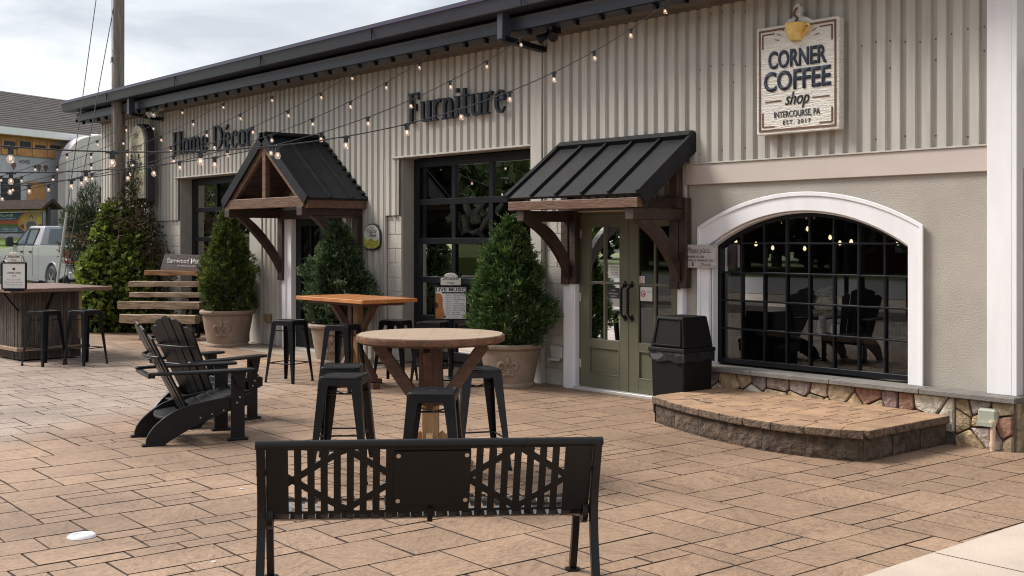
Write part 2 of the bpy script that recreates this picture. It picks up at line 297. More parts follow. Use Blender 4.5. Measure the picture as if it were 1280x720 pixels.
# serif sign letters made from thick and thin strokes; capital height 1
G_ = {
 'F': (.6, [([(.13, 0), (.13, 1)], .14), ([(0, .97), (.52, .97)], .06), ([(.5, 1), (.5, .76)], .05), ([(.13, .52), (.4, .52)], .06), ([(.39, .64), (.39, .4)], .045), ([(0, .025), (.28, .025)], .05)]),
 'u': (.6, [([(.12, .66), (.12, .2), (.16, .06), (.27, .02), (.37, .08), (.43, .18)], [.13, .13, .12, .08, .06, .04]), ([(.45, .68), (.45, 0)], .13), ([(0, .655), (.17, .655)], .05), ([(.33, .655), (.48, .655)], .05), ([(.45, .025), (.58, .025)], .05)]),
 'r': (.47, [([(.12, .68), (.12, 0)], .13), ([(0, .655), (.12, .655)], .05), ([(0, .025), (.26, .025)], .05), ([(.15, .42), (.22, .58), (.31, .66), (.4, .62)], [.04, .06, .1, .13])]),
 'n': (.62, [([(.12, .68), (.12, 0)], .13), ([(0, .655), (.12, .655)], .05), ([(0, .025), (.24, .025)], .05), ([(.15, .46), (.24, .62), (.35, .66), (.44, .54), (.45, .3), (.45, 0)], [.04, .05, .09, .12, .13, .13]), ([(.35, .025), (.57, .025)], .05)]),
 'i': (.3, [([(.12, .68), (.12, 0)], .13), ([(0, .655), (.12, .655)], .05), ([(0, .025), (.25, .025)], .05), ([(.12, .79), (.12, .93)], [.1, .1])]),
 't': (.4, [([(.15, .9), (.15, .2), (.18, .06), (.26, .03), (.34, .08)], [.13, .13, .12, .07, .04]), ([(0, .655), (.32, .655)], .055)]),
 'e': (.56, [([(.1, .38), (.44, .38)], .05), ([(.44, .38), (.42, .58), (.28, .68), (.13, .56), (.09, .33), (.13, .1), (.28, 0), (.4, .06), (.46, .17)], [.1, .09, .05, .11, .14, .11, .08, .05, .03])]),
 'c': (.52, [([(.43, .5), (.36, .65), (.24, .67), (.12, .55), (.09, .33), (.13, .1), (.28, 0), (.4, .06), (.45, .17)], [.12, .1, .05, .11, .14, .11, .08, .05, .03])]),
 'o': (.58, [([(.28, .68), (.12, .58), (.08, .34), (.12, .1), (.28, 0)], [.04, .1, .14, .1, .04]), ([(.28, .68), (.44, .58), (.48, .34), (.44, .1), (.28, 0)], [.04, .1, .14, .1, .04])]),
 'H': (.8, [([(.14, 0), (.14, 1)], .14), ([(.62, 0), (.62, 1)], .14), ([(.14, .52), (.62, .52)], .055), ([(0, .025), (.28, .025)], .05), ([(0, .975), (.28, .975)], .05), ([(.48, .025), (.76, .025)], .05), ([(.48, .975), (.76, .975)], .05)]),
 'm': (.94, [([(.12, .68), (.12, 0)], .13), ([(0, .655), (.12, .655)], .05), ([(0, .025), (.24, .025)], .05), ([(.15, .46), (.24, .62), (.34, .66), (.42, .54), (.43, .3), (.43, 0)], [.04, .05, .09, .12, .13, .13]), ([(.34, .025), (.54, .025)], .05), ([(.46, .46), (.55, .62), (.66, .66), (.74, .54), (.75, .3), (.75, 0)], [.04, .05, .09, .12, .13, .13]), ([(.65, .025), (.87, .025)], .05)]),
 'D': (.78, [([(.14, 0), (.14, 1)], .14), ([(0, .025), (.3, .025)], .05), ([(0, .975), (.3, .975)], .05), ([(.2, .975), (.42, .95), (.62, .8), (.67, .5), (.62, .2), (.42, .05), (.2, .025)], [.05, .06, .12, .15, .12, .06, .05])]),
}
G_['é'] = (G_['e'][0], G_['e'][1] + [([(.22, .78), (.36, .96)], [.05, .1])])
def stroke_mesh(mb, strokes, x, z, sx, sz, y0, y1):
    k = 0
    for pts, wd in strokes:
        ws = wd if isinstance(wd, list) else [wd]*len(pts)
        p3 = [(a, b, c*.96) for (a, b), c in zip(pts, ws)]
        if len(p3) > 2: p3 = chaikin(p3, 2)
        L_, R_ = [], []
        for i, (a, b, c) in enumerate(p3):
            q = p3[max(i-1, 0)]; r = p3[min(i+1, len(p3)-1)]; dx, dy = r[0]-q[0], r[1]-q[1]; n = math.hypot(dx, dy) or 1
            L_.append((x+(a-dy/n*c/2)*sx, z+(b+dx/n*c/2)*sz)); R_.append((x+(a+dy/n*c/2)*sx, z+(b-dx/n*c/2)*sz))
        yy = y0 - .0015*(k % 5); k += 1
        n = len(L_); vs = [(p[0], yy, p[1]) for p in L_+R_] + [(p[0], y1, p[1]) for p in L_+R_]
        fs = []
        for i in range(n-1):
            fs += [(i, i+1, n+i+1, n+i), (2*n+i, 3*n+i, 3*n+i+1, 2*n+i+1), (i, 2*n+i, 2*n+i+1, i+1), (n+i, n+i+1, 3*n+i+1, 3*n+i)]
        fs += [(0, n, 3*n, 2*n), (n-1, 3*n-1, 4*n-1, 2*n-1)]
        mb.add(vs, fs)
def serif_word(parent, word, x0, x1, z, cap, y0, y1, mt):
    tot = sum(G_[c][0] if c != ' ' else .38 for c in word); sx = (x1-x0)/tot; x = x0
    for c in word:
        if c == ' ': x += .38*sx; continue
        mb = MB(); stroke_mesh(mb, G_[c][1], x, z, sx, cap, y0, y1); mb.build('letter', mt, parent); x += G_[c][0]*sx

def leaf_mesh(name, P, D, L, Wd, tone, mt, parent=None):
    """one small pointed leaf per point: P base, D direction (n,3), L length, Wd width"""
    n = len(P); D = D/np.linalg.norm(D, axis=1, keepdims=True); q = rng.normal(size=(n, 3)); S = np.cross(D, q); S /= np.linalg.norm(S, axis=1, keepdims=True)
    L = np.broadcast_to(np.asarray(L), (n,))[:, None]; Wd = np.broadcast_to(np.asarray(Wd), (n,))[:, None]
    Nn = np.cross(D, S)
    V = np.stack([P, P+D*L*.5+S*Wd*.5+Nn*L*.06, P+D*L, P+D*L*.5-S*Wd*.5+Nn*L*.06], 1).reshape(-1, 3).astype(np.float32)
    me = bpy.data.meshes.new(name); me.vertices.add(4*n); me.vertices.foreach_set('co', V.ravel())
    me.loops.add(4*n); me.loops.foreach_set('vertex_index', np.arange(4*n, dtype=np.int32))
    me.polygons.add(n); me.polygons.foreach_set('loop_start', np.arange(0, 4*n, 4, dtype=np.int32)); me.polygons.foreach_set('loop_total', np.full(n, 4, np.int32))
    a = me.attributes.new('tone', 'FLOAT', 'FACE'); a.data.foreach_set('value', np.clip(tone, 0, 1).astype(np.float32))
    me.update(calc_edges=True); me.materials.append(mt)
    return link(name, me, parent)
def unit(v): return v/np.linalg.norm(v, axis=1, keepdims=True)
# ============================================================ GROUND
def sheet(name, x0, x1, y0, y1, z, mt, label=None):
    mb = MB(); mb.add([(x0, y0, z), (x1, y0, z), (x1, y1, z), (x0, y1, z)], [(0, 1, 2, 3)]); return tag(mb.build(name, mt), label, None, None, 'structure')
sheet('ground', -700, 700, -700, 700, -.06, M_lawn)
patio = MB().box(-25.5, -3.44, -6, 9.7, -.05, -.011).build('patio', M_joint); tag(patio, 'stamped slate patio in front of the shop', None, None, 'structure')
sheet('parking_lot', -46, -25.5, -14, 40, -.03, M_asph)
tag(MB().box(-3.44, 12, -6, 9.6, -.05, .004).build('sidewalk', M_conc), 'pale concrete sidewalk', None, None, 'structure')
sw = bpy.data.objects['sidewalk']
for yy in (2.9, 4.45, 6.05, 7.6):
    MB().box(-3.43, 12, yy-.005, yy+.005, .0035, .0052).build('joint', M_joint, sw)
tag(MB().box(-70, 60, -26, -12, -.05, -.02).build('road', M_asph), 'road across from the shop', None, None, 'structure')
sheet('front_walk', -46, 60, -11.99, -6, -.035, M_pad)
# concrete pad in front of the black door
tag(MB().box(-18.6, -13.3, 8.93, 9.62, -.04, .012).build('entrance_pad', M_pad, None, bevel=.006), 'smooth tan concrete pad at the home decor entrance', None, None, 'structure')

# ashlar of stamped stones, slightly turned against the wall
F_ = (-.75944, .65058); R_ = (.65058, .75944)
def to_px(x, y, z=0):
    d = x*F_[0]+y*F_[1]
    return (640+1465*(x*R_[0]+y*R_[1])/max(d, .01), 300-1465*(z-1.75)/max(d, .01), d)
U = .155; TA = R(-2.2); ca, sa = math.cos(TA), math.sin(TA)
def loc2w(a, b): return (a*ca-b*sa, a*sa+b*ca)
NX, NY = 175, 115; occ = np.zeros((NX, NY), bool); AX0, AY0 = -26.2, -6.3
sizes = [(3, 4), (4, 3), (2, 4), (4, 2), (3, 3), (3, 2), (2, 3), (2, 2), (3, 1), (1, 2)]
wts = [3, 3, 3, 3, 4, 5, 5, 4, 1, 1]
tiles = []
for j in range(NY):
    for i in range(NX):
        if occ[i, j]: continue
        cand = random.choices(sizes, wts, k=5) + [(2, 2), (2, 1), (1, 2), (1, 1)]
        for a, b in cand:
            if i+a > NX or j+b > NY: continue
            if occ[i:i+a, j:j+b].any(): continue
            # avoid leaving one-cell slivers
            if a > 1 and i+a < NX-1 and not occ[i+a, j] and occ[i+a+1, j] and (a, b) in sizes and random.random() < .8: continue
            occ[i:i+a, j:j+b] = True; tiles.append((i, j, a, b)); break
def tile_geo(cx, cy, lx, ly, rnd):
    g = .004; c = .003; hx, hy = lx/2-g, ly/2-g; vs = []
    tilt = [random.uniform(-.0012, .0012) for _ in range(4)]
    def jit(): return random.uniform(-.0045, .0035)
    o = [(-hx+jit(), -hy+jit()), (hx+jit(), -hy+jit()), (hx+jit(), hy+jit()), (-hx+jit(), hy+jit())]
    for (a, b) in o: vs.append((a, b, -.016))
    for k, (a, b) in enumerate(o): vs.append((a, b, -.006))
    for k, (a, b) in enumerate(o): vs.append((a-math.copysign(c, a), b-math.copysign(c, b), tilt[k]))
    fs = [(8, 9, 10, 11)] + [(i, (i+1) % 4, (i+1) % 4+4, i+4) for i in range(4)] + [(i+4, (i+1) % 4+4, (i+1) % 4+8, i+8) for i in range(4)]
    return vs, fs
vis = []
for (i, j, a, b) in tiles:
    la, lb = AX0+(i+a/2)*U, AY0+(j+b/2)*U; wx, wy = loc2w(la, lb)
    if wx > -3.0 or wy > 9.72 or wx < -25.4: continue
    px, py, d = to_px(wx, wy)
    if d < 1 or px < -500 or px > 1500: 
        if not (d > -2 and wy > -3): continue
    infr = (-40 < px < 1320 and py < 760 and d > 3.5)
    vis.append((d if infr else 999, wx, wy, a*U, b*U))
vis.sort()
mb = MB(); tones = []
for k, (d, wx, wy, lx, ly) in enumerate(vis):
    if k < 300:
        vs, fs = tile_geo(0, 0, lx, ly, k); t = MB().add(vs, fs)
        me = bpy.data.meshes.new('paver'); me.from_pydata(t.v, [], t.f); me.materials.append(M_paver); me.materials.append(M_joint)
        for p_ in me.polygons[1:]: p_.material_index = 1
        o = link('paver', me, patio, (wx, wy, 0), (0, 0, TA))
    else:
        vs, fs = tile_geo(0, 0, lx, ly, k); vs = [(wx+x*ca-y*sa, wy+x*sa+y*ca, z) for x, y, z in vs]; mb.add(vs, fs[:1]+fs[5:]); tones += [random.random()]*5
me = bpy.data.meshes.new('paver_field'); me.from_pydata(mb.v, [], mb.f); me.materials.append(M_paver); me.materials.append(M_joint)
me.polygons.foreach_set('material_index', np.tile(np.array([0, 1, 1, 1, 1], np.int32), len(mb.f)//5))
a_ = me.attributes.new('tone', 'FLOAT', 'FACE'); a_.data.foreach_set('value', np.array(tones, np.float32)); link('paver_field', me, patio)['kind'] = 'stuff'

# ============================================================ MAIN BUILDING
B = empty('shop_building', (-14, 9.6, 0), 0, 'long beige corrugated metal shop building with charcoal eaves and two entrances', 'building')
BO = Vector((14, -9.6, 0))
class WB(MB):
    """mesh builder in world coordinates, linked under the building"""
    def build(s, name, mats, parent=None, **k):
        org = Vector((0, 0, 0)); p = parent or B
        q = p
        while q is not None: org += q.location; q = q.parent
        s.v = [(x-org.x, y-org.y, z-org.z) for x, y, z in s.v]
        return MB.build(s, name, mats, p, **k)
def part(name, x, y, z):            # an empty-like small anchor is avoided: sub-parts hang on a real mesh part
    pass
def ribbed(x0, x1, z0, z1, y=9.6, name='siding_panel'):
    """one corrugated sheet, ribs .15 m apart"""
    p = .15; pts = []; k = math.floor(x0/p)
    prof = [(0, 0), (.080, 0), (.087, .036), (.140, .036), (.147, 0), (.15, 0)]
    xs = []
    while k*p < x1:
        for a, b in prof: xs.append((k*p+a, y-.036+b))
        k += 1
    xs = [q for q in xs if x0 < q[0] < x1]
    def yat(x):
        f = x/p-math.floor(x/p); f *= p
        for (a, b), (c, d) in zip(prof[:-1], prof[1:]):
            if a <= f <= c: return y-.036+b+(d-b)*(f-a)/max(1e-6, c-a)
        return y-.036
    xs = [(x0, yat(x0))] + xs + [(x1, yat(x1))]
    n = len(xs); m = WB(); vs = [(a, b, z0) for a, b in xs] + [(a, b, z1) for a, b in xs] + [(x0, y+.02, z0), (x1, y+.02, z0)]
    m.add(vs, [(i, i+1, n+i+1, n+i) for i in range(n-1)])
    vs2 = [(a, b, z0) for a, b in xs] + [(a, y+.02, z0) for a, b in xs]
    m.add(vs2, [(i, n+i, n+i+1, i+1) for i in range(n-1)])
    return m.build(name, M_side)
def sheets(x0, x1, z0, z1):
    n = max(1, round((x1-x0)/.9)); 
    for i in range(n): ribbed(x0+(x1-x0)*i/n+.0006*(i % 2), x0+(x1-x0)*(i+1)/n, z0, z1)
ZT = 4.23
for a, b, z in [(-24.55, -20.83, 2.12), (-20.83, -17.99, 2.93), (-17.99, -17.55, 2.13), (-17.55, -16.95, .02), (-16.95, -14.95, 2.26), (-14.95, -13.98, .02), (-13.98, -13.63, 2.1), (-13.63, -10.81, 2.93), (-10.58, -10.21, 2.1), (-10.21, -8.3, 2.12), (-8.3, -4.92, 2.56)]:
    sheets(a, b, z, ZT)
scr_me = MB().tube([(0, 0, 0), (0, -.007, 0)], .007, 6).build('tmp_s', flat('screw_brown', (.08, .06, .05), .5)).data; bpy.data.objects.remove(bpy.data.objects['tmp_s'])
for zz_, st_, ph in ((2.66, 2, 0), (3.35, 3, 1), (3.55, 1, 0), (4.1, 1, 0)):
    k = 0
    while -8.2+k*.15*st_ < -4.95:
        x_ = math.floor((-8.2+k*.15*st_)/.15)*.15+.113; 
        if -7.4 < x_ < -6.25: k += 1; continue
        link('screw', scr_me, B, (x_+14, 9.6-9.6+.0, zz_+.03*math.sin(k))); k += 1
# painted blocks below the sheets
def blocks(x0, x1, z0, z1, y=9.607):
    h = .203; k = 0; z = z0
    back = WB().box(x0, x1, y+.008, y+.05, z0, z1).build('mortar', M_block)
    while z < z1-.02:
        zz = min(z+h, z1); x = x0 - (.2 if k % 2 else 0)
        while x < x1-.02:
            a, b = max(x, x0), min(x+.405, x1)
            if b-a > .03: WB().box(a+.004, b-.004, y, y+.04, z+.004, zz-.004).build('concrete_block', M_block, bevel=.003)
            x += .405
        z = zz; k += 1
blocks(-24.55, -20.82, 0, 2.11); blocks(-13.97, -13.62, 0, 2.09); blocks(-10.58, -10.2, 0, 2.09)
# flat trim boards and flashings
def trim(name, x0, x1, z0, z1, y0, y1, m=M_band, bev=.004, **k): return WB().box(x0, x1, y0, y1, z0, z1).build(name, m, bevel=bev, **k)
trim('corner_board', -17.98, -17.57, .02, 2.12, 9.545, 9.66, M_side)
trim('corner_board', -10.80, -10.60, .0, ZT, 9.55, 9.66, M_side)
trim('corner_board', -22.2, -22.02, 2.12, ZT, 9.54, 9.60, M_side)
trim('head_trim', -13.78, -10.8, 2.905, 2.93, 9.545, 9.82, M_side); trim('head_trim', -20.95, -17.98, 2.905, 2.93, 9.545, 9.88, M_side)
trim('head_trim', -16.95, -14.95, 2.235, 2.262, 9.55, 9.66, M_side)
trim('corner_board', -13.985, -13.965, .0, 2.9, 9.56, 9.6, M_side)
# wall core with openings (what the openings are cut through)
M_core = mat('painted_reveal', (.36, .33, .29), .8, var=.05, bump=.3, world=True)
core = WB()
for a, b, z0, z1 in [(-24.5, -20.81, 0, 4.3), (-20.81, -17.99, 2.93, 4.3), (-17.99, -16.9, 0, 4.3), (-16.9, -15.0, 2.2, 4.3), (-15.0, -13.61, 0, 4.3), (-13.61, -10.79, 2.93, 4.3), (-10.79, -10.1, 0, 4.3), (-10.1, -8.34, 2.1, 4.3), (-8.34, -8.2, 0, 4.3), (-8.2, -4.66, 2.3, 4.3)]:
    core.box(a, b, 9.622, 9.92, z0, z1)
core.build('wall', M_core)
# stucco wall with the arched opening
def arch_z(x, xc, half, zs, rise):
    r = (half*half+rise*rise)/(2*rise); t = min(abs(x-xc), half); return zs + math.sqrt(r*r-t*t)-(r-rise)
def arch_wall(x0, x1, z0, z1, ox0, ox1, osill, ospring, orise, y0, y1, name, mt, parent=None, n=28):
    m = WB(); m.box(x0, ox0, y0, y1, z0, z1); m.box(ox1, x1, y0, y1, z0, z1)
    if osill > z0: m.box(ox0, ox1, y0, y1, z0, osill)
    xc, half = (ox0+ox1)/2, (ox1-ox0)/2
    for i in range(n):
        a = ox0+(ox1-ox0)*i/n; b = ox0+(ox1-ox0)*(i+1)/n; za, zb = arch_z(a, xc, half, ospring, orise), arch_z(b, xc, half, ospring, orise)
        m.add([(a, y0, za), (b, y0, zb), (b, y0, z1), (a, y0, z1), (a, y1, za), (b, y1, zb), (b, y1, z1), (a, y1, z1)], [(0, 1, 2, 3), (4, 7, 6, 5), (0, 4, 5, 1)])
    return m.build(name, mt, parent)
arch_wall(-8.32, -4.64, .40, 2.345, -7.985, -5.69, .44, 1.70, .335, 9.6, 9.92, 'stucco_wall', M_stucco)
trim('band_board', -8.31, -4.93, 2.337, 2.552, 9.565, 9.6); trim('drip_cap', -8.31, -4.93, 2.552, 2.566, 9.55, 9.6, M_side, .002)
MB_ = WB(); xc = (-7.985-5.69)/2
# arch casing
def casing(ox0, ox1, zs, rise, ix0, ix1, izs, irise, zb, y0, y1, parent=None, name='arch_casing', mt=M_trim):
    m = WB(); n = 36; oc, oh, ic, ih = (ox0+ox1)/2, (ox1-ox0)/2, (ix0+ix1)/2, (ix1-ix0)/2
    O = [(ox0, zb), (ox0, zs)] + [(ox0+(ox1-ox0)*i/n, arch_z(ox0+(ox1-ox0)*i/n, oc, oh, zs, rise)) for i in range(1, n)] + [(ox1, zs), (ox1, zb)]
    I = [(ix0, zb), (ix0, izs)] + [(ix0+(ix1-ix0)*i/n, arch_z(ix0+(ix1-ix0)*i/n, ic, ih, izs, irise)) for i in range(1, n)] + [(ix1, izs), (ix1, zb)]
    k = len(O); vs = [(a, y0, b) for a, b in O] + [(a, y0, b) for a, b in I] + [(a, y1, b) for a, b in O] + [(a, y1, b) for a, b in I]
    fs = []
    for i in range(k-1):
        fs += [(i, i+1, k+i+1, k+i), (2*k+i, 3*k+i, 3*k+i+1, 2*k+i+1), (i, 2*k+i, 2*k+i+1, i+1), (k+i, k+i+1, 3*k+i+1, 3*k+i)]
    fs += [(0, k, 3*k, 2*k), (k-1, 3*k-1, 4*k-1, 2*k-1)]
    m.add(vs, fs); return m.build(name, mt, parent, bevel=.005)
casing(-8.12, -5.553, 1.875, .32, -7.985, -5.69, 1.70, .335, .44, 9.562, 9.60)
casing(-8.14, -5.533, 1.885, .335, -8.10, -5.573, 1.862, .315, .44, 9.548, 9.562, name='casing_bead')
casing(-7.985, -5.69, 1.70, .335, -7.965, -5.71, 1.685, .33, .44, 9.60, 9.72, name='jamb_liner')
# window unit builder -------------------------------------------------
def muntin_window(name, xs, zs, y, fw, label, glass_y=None, arch=None, depth=.05, bar=.018, parent=None, midbar=None):
    """frame round the grid, one mesh per bar and per pane. xs, zs: edges of the panes"""
    x0, x1, z0, z1 = xs[0], xs[-1], zs[0], zs[-1]
    if arch:
        xc, half, sp, rise = arch
        top = lambda x: arch_z(x, xc, half-fw, sp, rise)
        fr = casing(x0-fw, x1+fw, sp, rise+.0, x0, x1, sp-.03, rise-.01, z0, y-.02, y+depth, name=name, mt=M_black)
        WB().box(x0-fw, x1+fw, y-.022, y+depth, z0-fw*1.1, z0).build('bottom_rail', M_black, fr, bevel=.004)
    else:
        m = WB(); m.box(x0-fw, x0, y-.02, y+depth, z0-fw, z1+fw); m.box(x1, x1+fw, y-.02, y+depth, z0-fw, z1+fw)
        m.box(x0, x1, y-.02, y+depth, z1, z1+fw); m.box(x0, x1, y-.02, y+depth, z0-fw, z0)
        fr = m.build(name, M_black, bevel=.004); top = lambda x: z1
    if label: fr['label'] = label
    for x in xs[1:-1]: WB().box(x-bar/2, x+bar/2, y-.012, y+depth-.01, z0, top(x)-.005 if arch else z1).build('mullion', M_black, fr, bevel=.003)
    hb = midbar or bar
    for z in zs[1:-1]: WB().box(x0, x1, y-.015, y+depth-.012, z-hb/2, z+hb/2).build('glazing_bar', M_black, fr, bevel=.003)
    gy = y+.018
    for i in range(len(xs)-1):
        for j in range(len(zs)-1):
            a, b, c, d = xs[i], xs[i+1], zs[j], zs[j+1]
            if arch and j == len(zs)-2:
                m = WB(); m.add([(a, gy, c), (b, gy, c), (b, gy, top(b)), ((a+b)/2, gy, top((a+b)/2)), (a, gy, top(a))], [(0, 1, 2, 3, 4)])
            else: m = WB(); m.add([(a, gy, c), (b, gy, c), (b, gy, d), (a, gy, d)], [(0, 1, 2, 3)])
            m.build('pane', M_glass, fr)
    return fr
muntin_window('arched_window', [-7.925, -7.664, -7.379, -7.104, -6.833, -6.556, -6.283, -6.003, -5.75], [.516, .825, 1.12, 1.412, 1.715, 2.02], 9.70, .045, 'black gridded arched shop window', arch=(-6.8375, 1.1275, 1.69, .325))
muntin_window('sectional_window', [-13.45, -12.665, -11.865, -11.07, -10.83+.02][:4], [.22, .655, 1.195, 1.735, 2.28, 2.77][:6], 9.81, .12, 'black framed sectional glass door of five rows', midbar=.085, bar=.085)
muntin_window('sectional_window', [-20.62, -19.76, -18.95, -18.13], [.22, .7, 1.19, 1.765, 2.31, 2.77], 9.83, .12, 'black framed sectional glass door behind the timber mantels', midbar=.085, bar=.075)
# thin bright gasket lines inside the sectional frames
# sill and field stones
sill = WB()
for k in range(4):
    a = -8.2+k*.915; b = min(a+.91, -4.6); WB().box(a, b, 9.345, 9.61, .405, .452).build('sill_stone', mat('grey_sill_stone', (.2, .185, .17), .8, var=.1, bump=.4, bs=50, rnd=.05, world=True), bevel=.006)
stone_pal = [(.52, .40, .26), (.36, .19, .13), (.33, .25, .21), (.64, .57, .47), (.47, .34, .20), (.34, .23, .22), (.58, .46, .35), (.44, .36, .32), (.53, .38, .22)]
M_stones = [mat('field_stone_%s' % n, c, .75, var=.2, vs=13, bump=1, bs=32, c2=tuple(x*.38 for x in c), rnd=.18) for n, c in zip(['tan', 'rust', 'brown', 'cream', 'ochre', 'plum', 'buff', 'grey', 'amber'], stone_pal)]
M_mort = mat('grey_mortar', (.19, .16, .13), .95, var=.15, vs=20, bump=.7, bs=70, world=True)
WB().box(-8.2, -4.64, 9.44, 9.62, -.02, .405).build('stone_base', M_mort)
def clip(poly, px, py, nx, ny):
    out = []
    for i in range(len(poly)):
        a, b = poly[i], poly[(i+1) % len(poly)]; da = (a[0]-px)*nx+(a[1]-py)*ny; db = (b[0]-px)*nx+(b[1]-py)*ny
        if da <= 0: out.append(a)
        if da*db < 0: t = da/(da-db); out.append((a[0]+(b[0]-a[0])*t, a[1]+(b[1]-a[1])*t))
    return out
def stone_field(x0, x1, z0, z1, cw, ch, y, side=None):
    seeds = []; r = 0; z = z0+ch/2
    while z < z1:
        x = x0+cw*(.3 if r % 2 else .6)
        while x < x1: seeds.append((x+random.uniform(-.42, .42)*cw, min(z+random.uniform(-.38, .38)*ch, z1-.04))); x += cw*random.uniform(.75, 1.25)
        z += ch; r += 1
    for i, s in enumerate(seeds):
        poly = [(x0, z0), (x1, z0), (x1, z1), (x0, z1)]
        for j, q in enumerate(seeds):
            if i == j or abs(q[0]-s[0]) > 2.5*cw+.1: continue
            nx, nz = q[0]-s[0], q[1]-s[1]; l = math.hypot(nx, nz); nx /= l; nz /= l
            poly = clip(poly, (s[0]+q[0])/2-nx*.007, (s[1]+q[1])/2-nz*.007, nx, nz)
            if len(poly) < 3: break
        if len(poly) < 3: continue
        cx = sum(p[0] for p in poly)/len(poly); cz = sum(p[1] for p in poly)/len(poly)
        if max(p[0] for p in poly)-min(p[0] for p in poly) < .03: continue
        # round the corners a little, then dome
        pl = []
        for k in range(len(poly)):
            a, b = poly[k-1], poly[k]; c = poly[(k+1) % len(poly)]
            for q in (a, c):
                l = math.hypot(q[0]-b[0], q[1]-b[1]) or 1; t = min(.012/l, .25); pl.append((b[0]+(q[0]-b[0])*t, b[1]+(q[1]-b[1])*t))
        n = len(pl); d = random.uniform(.02, .04)
        vs = []
        for sc_, yy in ((1, .03), (1, -d*.55), (.9, -d)):
            for p in pl: vs.append((cx+(p[0]-cx)*sc_, y+yy+(random.uniform(-.004, .004) if sc_ < 1 else 0), cz+(p[1]-cz)*sc_))
        vs.append((cx, y-d-random.uniform(0, .012), cz))
        fs = []
        for k in range(n):
            k2 = (k+1) % n; fs += [(k, k2, n+k2, n+k), (n+k, n+k2, 2*n+k2, 2*n+k), (2*n+k, 2*n+k2, 3*n)]
        m = WB(); m.add(vs, fs)
        if side is not None: m.v = [(side[0]+(v[1]-y), side[1]-(v[0]-x0)*-1, v[2]) for v in m.v]
        o = m.build('stone', random.choice(M_stones)); 
stone_field(-8.19, -5.16, .10, .402, .23, .17, 9.43)
stone_field(-5.15, -4.65, -.01, .402, .19, .15, 9.43)
WB().box(-4.66, -4.615, 9.46, 9.7, -.02, .405).build('stone_return', M_stones[0], bevel=.01)
# white corner pilaster
trim('pilaster', -4.915, -4.70, .452, 4.6, 9.50, 9.60, M_trim, .004)
trim('pilaster_return', -4.70, -4.655, .452, 4.6, 9.50, 9.95, M_trim, .004)
# eaves: two charcoal gutters, dark soffit, clips
WB().add([(-24.75, 8.82, 4.43), (-3.2, 8.82, 4.43), (-3.2, 8.78, 4.60), (-24.75, 8.78, 4.60), (-24.75, 9.1, 4.43), (-3.2, 9.1, 4.43), (-3.2, 9.1, 4.60), (-24.75, 9.1, 4.60)],
   [(0, 1, 2, 3), (3, 2, 6, 7), (0, 4, 5, 1), (0, 3, 7, 4), (1, 5, 6, 2), (4, 7, 6, 5)]).build('roof_edge', M_gutter, bevel=.008)
WB().box(-24.73, -3.2, 8.765, 8.80, 4.585, 4.615).build('drip_edge', flat('plum_drip_edge', (.07, .05, .1), .3, metal=.4))
lg = WB()
lg.prism([(9.0, 4.215), (9.04, 4.215), (9.04, 4.34), (9.02, 4.375), (9.1, 4.42), (9.3, 4.42), (9.3, 4.215)][:7], 'x', -24.55, -3.2)
lg.build('lower_gutter', M_gutter, bevel=.004)
WB().box(-24.55, -3.2, 9.05, 9.64, 4.222, 4.262).build('soffit', M_soff)
WB().box(-24.7, -3.2, 9.2, 9.62, 4.27, 4.62).build('roof_deck', M_black)
WB().prism([(8.78, 4.618), (8.78, 4.64), (17.5, 5.55), (17.5, 4.5), (9.7, 4.27), (9.1, 4.5)], 'x', -24.75, -3.2).build('roof', M_gutter)
clip_me = MB().box(-.02, .02, -.03, .03, -.055, .0).build('tmp_clip', M_black).data; bpy.data.objects.remove(bpy.data.objects['tmp_clip'])
for k in range(52): link('soffit_clip', clip_me, B, (-24.3+k*.4+14, 9.09-9.6, 4.214))
for k in range(7): WB().box(-22.3+k*3.05, -22.29+k*3.05, 8.776, 8.79, 4.44, 4.60).build('gutter_joint', M_black)
# dark lap at the head of the sheets
WB().box(-24.5, -4.95, 9.53, 9.6, 4.19, 4.222).build('frieze', M_soff)
for x in (-10.592, -21.5):
    o = WB().box(x-.05, x+.05, 8.88, 9.0, 4.12, 4.44).build('outrigger', M_gutter, bevel=.006)
    WB().beam((x, 8.93, 4.13), (x+.02, 9.57, 4.06), .1, .06).build('outrigger_arm', M_black, o)
def flood(x, lit=None):
    o = WB().box(x-.14, x+.14, 9.2, 9.3, 4.17, 4.215).build('flood_light', flat('lamp_white', (.5, .48, .45), .5))
    for s in (-1, 1): WB().tube([(x+s*.08, 9.22, 4.16), (x+s*.13, 9.1, 4.08)], [.035, .065], 12).build('lamp_head', MATS['lamp_white'], o, smooth=True)
flood(-21.0); 
o = WB().box(-10.12, -9.98, 9.2, 9.3, 4.15, 4.215).build('flood_light', M_black)
for s in (-1, 1): WB().tube([(-10.05+s*.05, 9.22, 4.15), (-10.05+s*.13, 9.12, 4.08)], [.03, .06], 12).build('lamp_head', M_stool, o, smooth=True)
# rest of the shell and interior
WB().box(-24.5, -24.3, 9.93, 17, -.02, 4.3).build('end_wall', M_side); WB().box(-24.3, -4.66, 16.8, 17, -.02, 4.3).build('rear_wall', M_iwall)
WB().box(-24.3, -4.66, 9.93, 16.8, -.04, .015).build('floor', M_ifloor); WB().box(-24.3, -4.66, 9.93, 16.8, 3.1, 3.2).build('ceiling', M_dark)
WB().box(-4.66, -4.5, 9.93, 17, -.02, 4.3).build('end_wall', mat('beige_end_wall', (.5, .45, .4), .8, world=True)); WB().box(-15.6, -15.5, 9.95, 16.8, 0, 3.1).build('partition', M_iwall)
WB().box(-10.25, -10.17, 9.95, 11.2, 0, 3.1).build('partition', M_iwall)
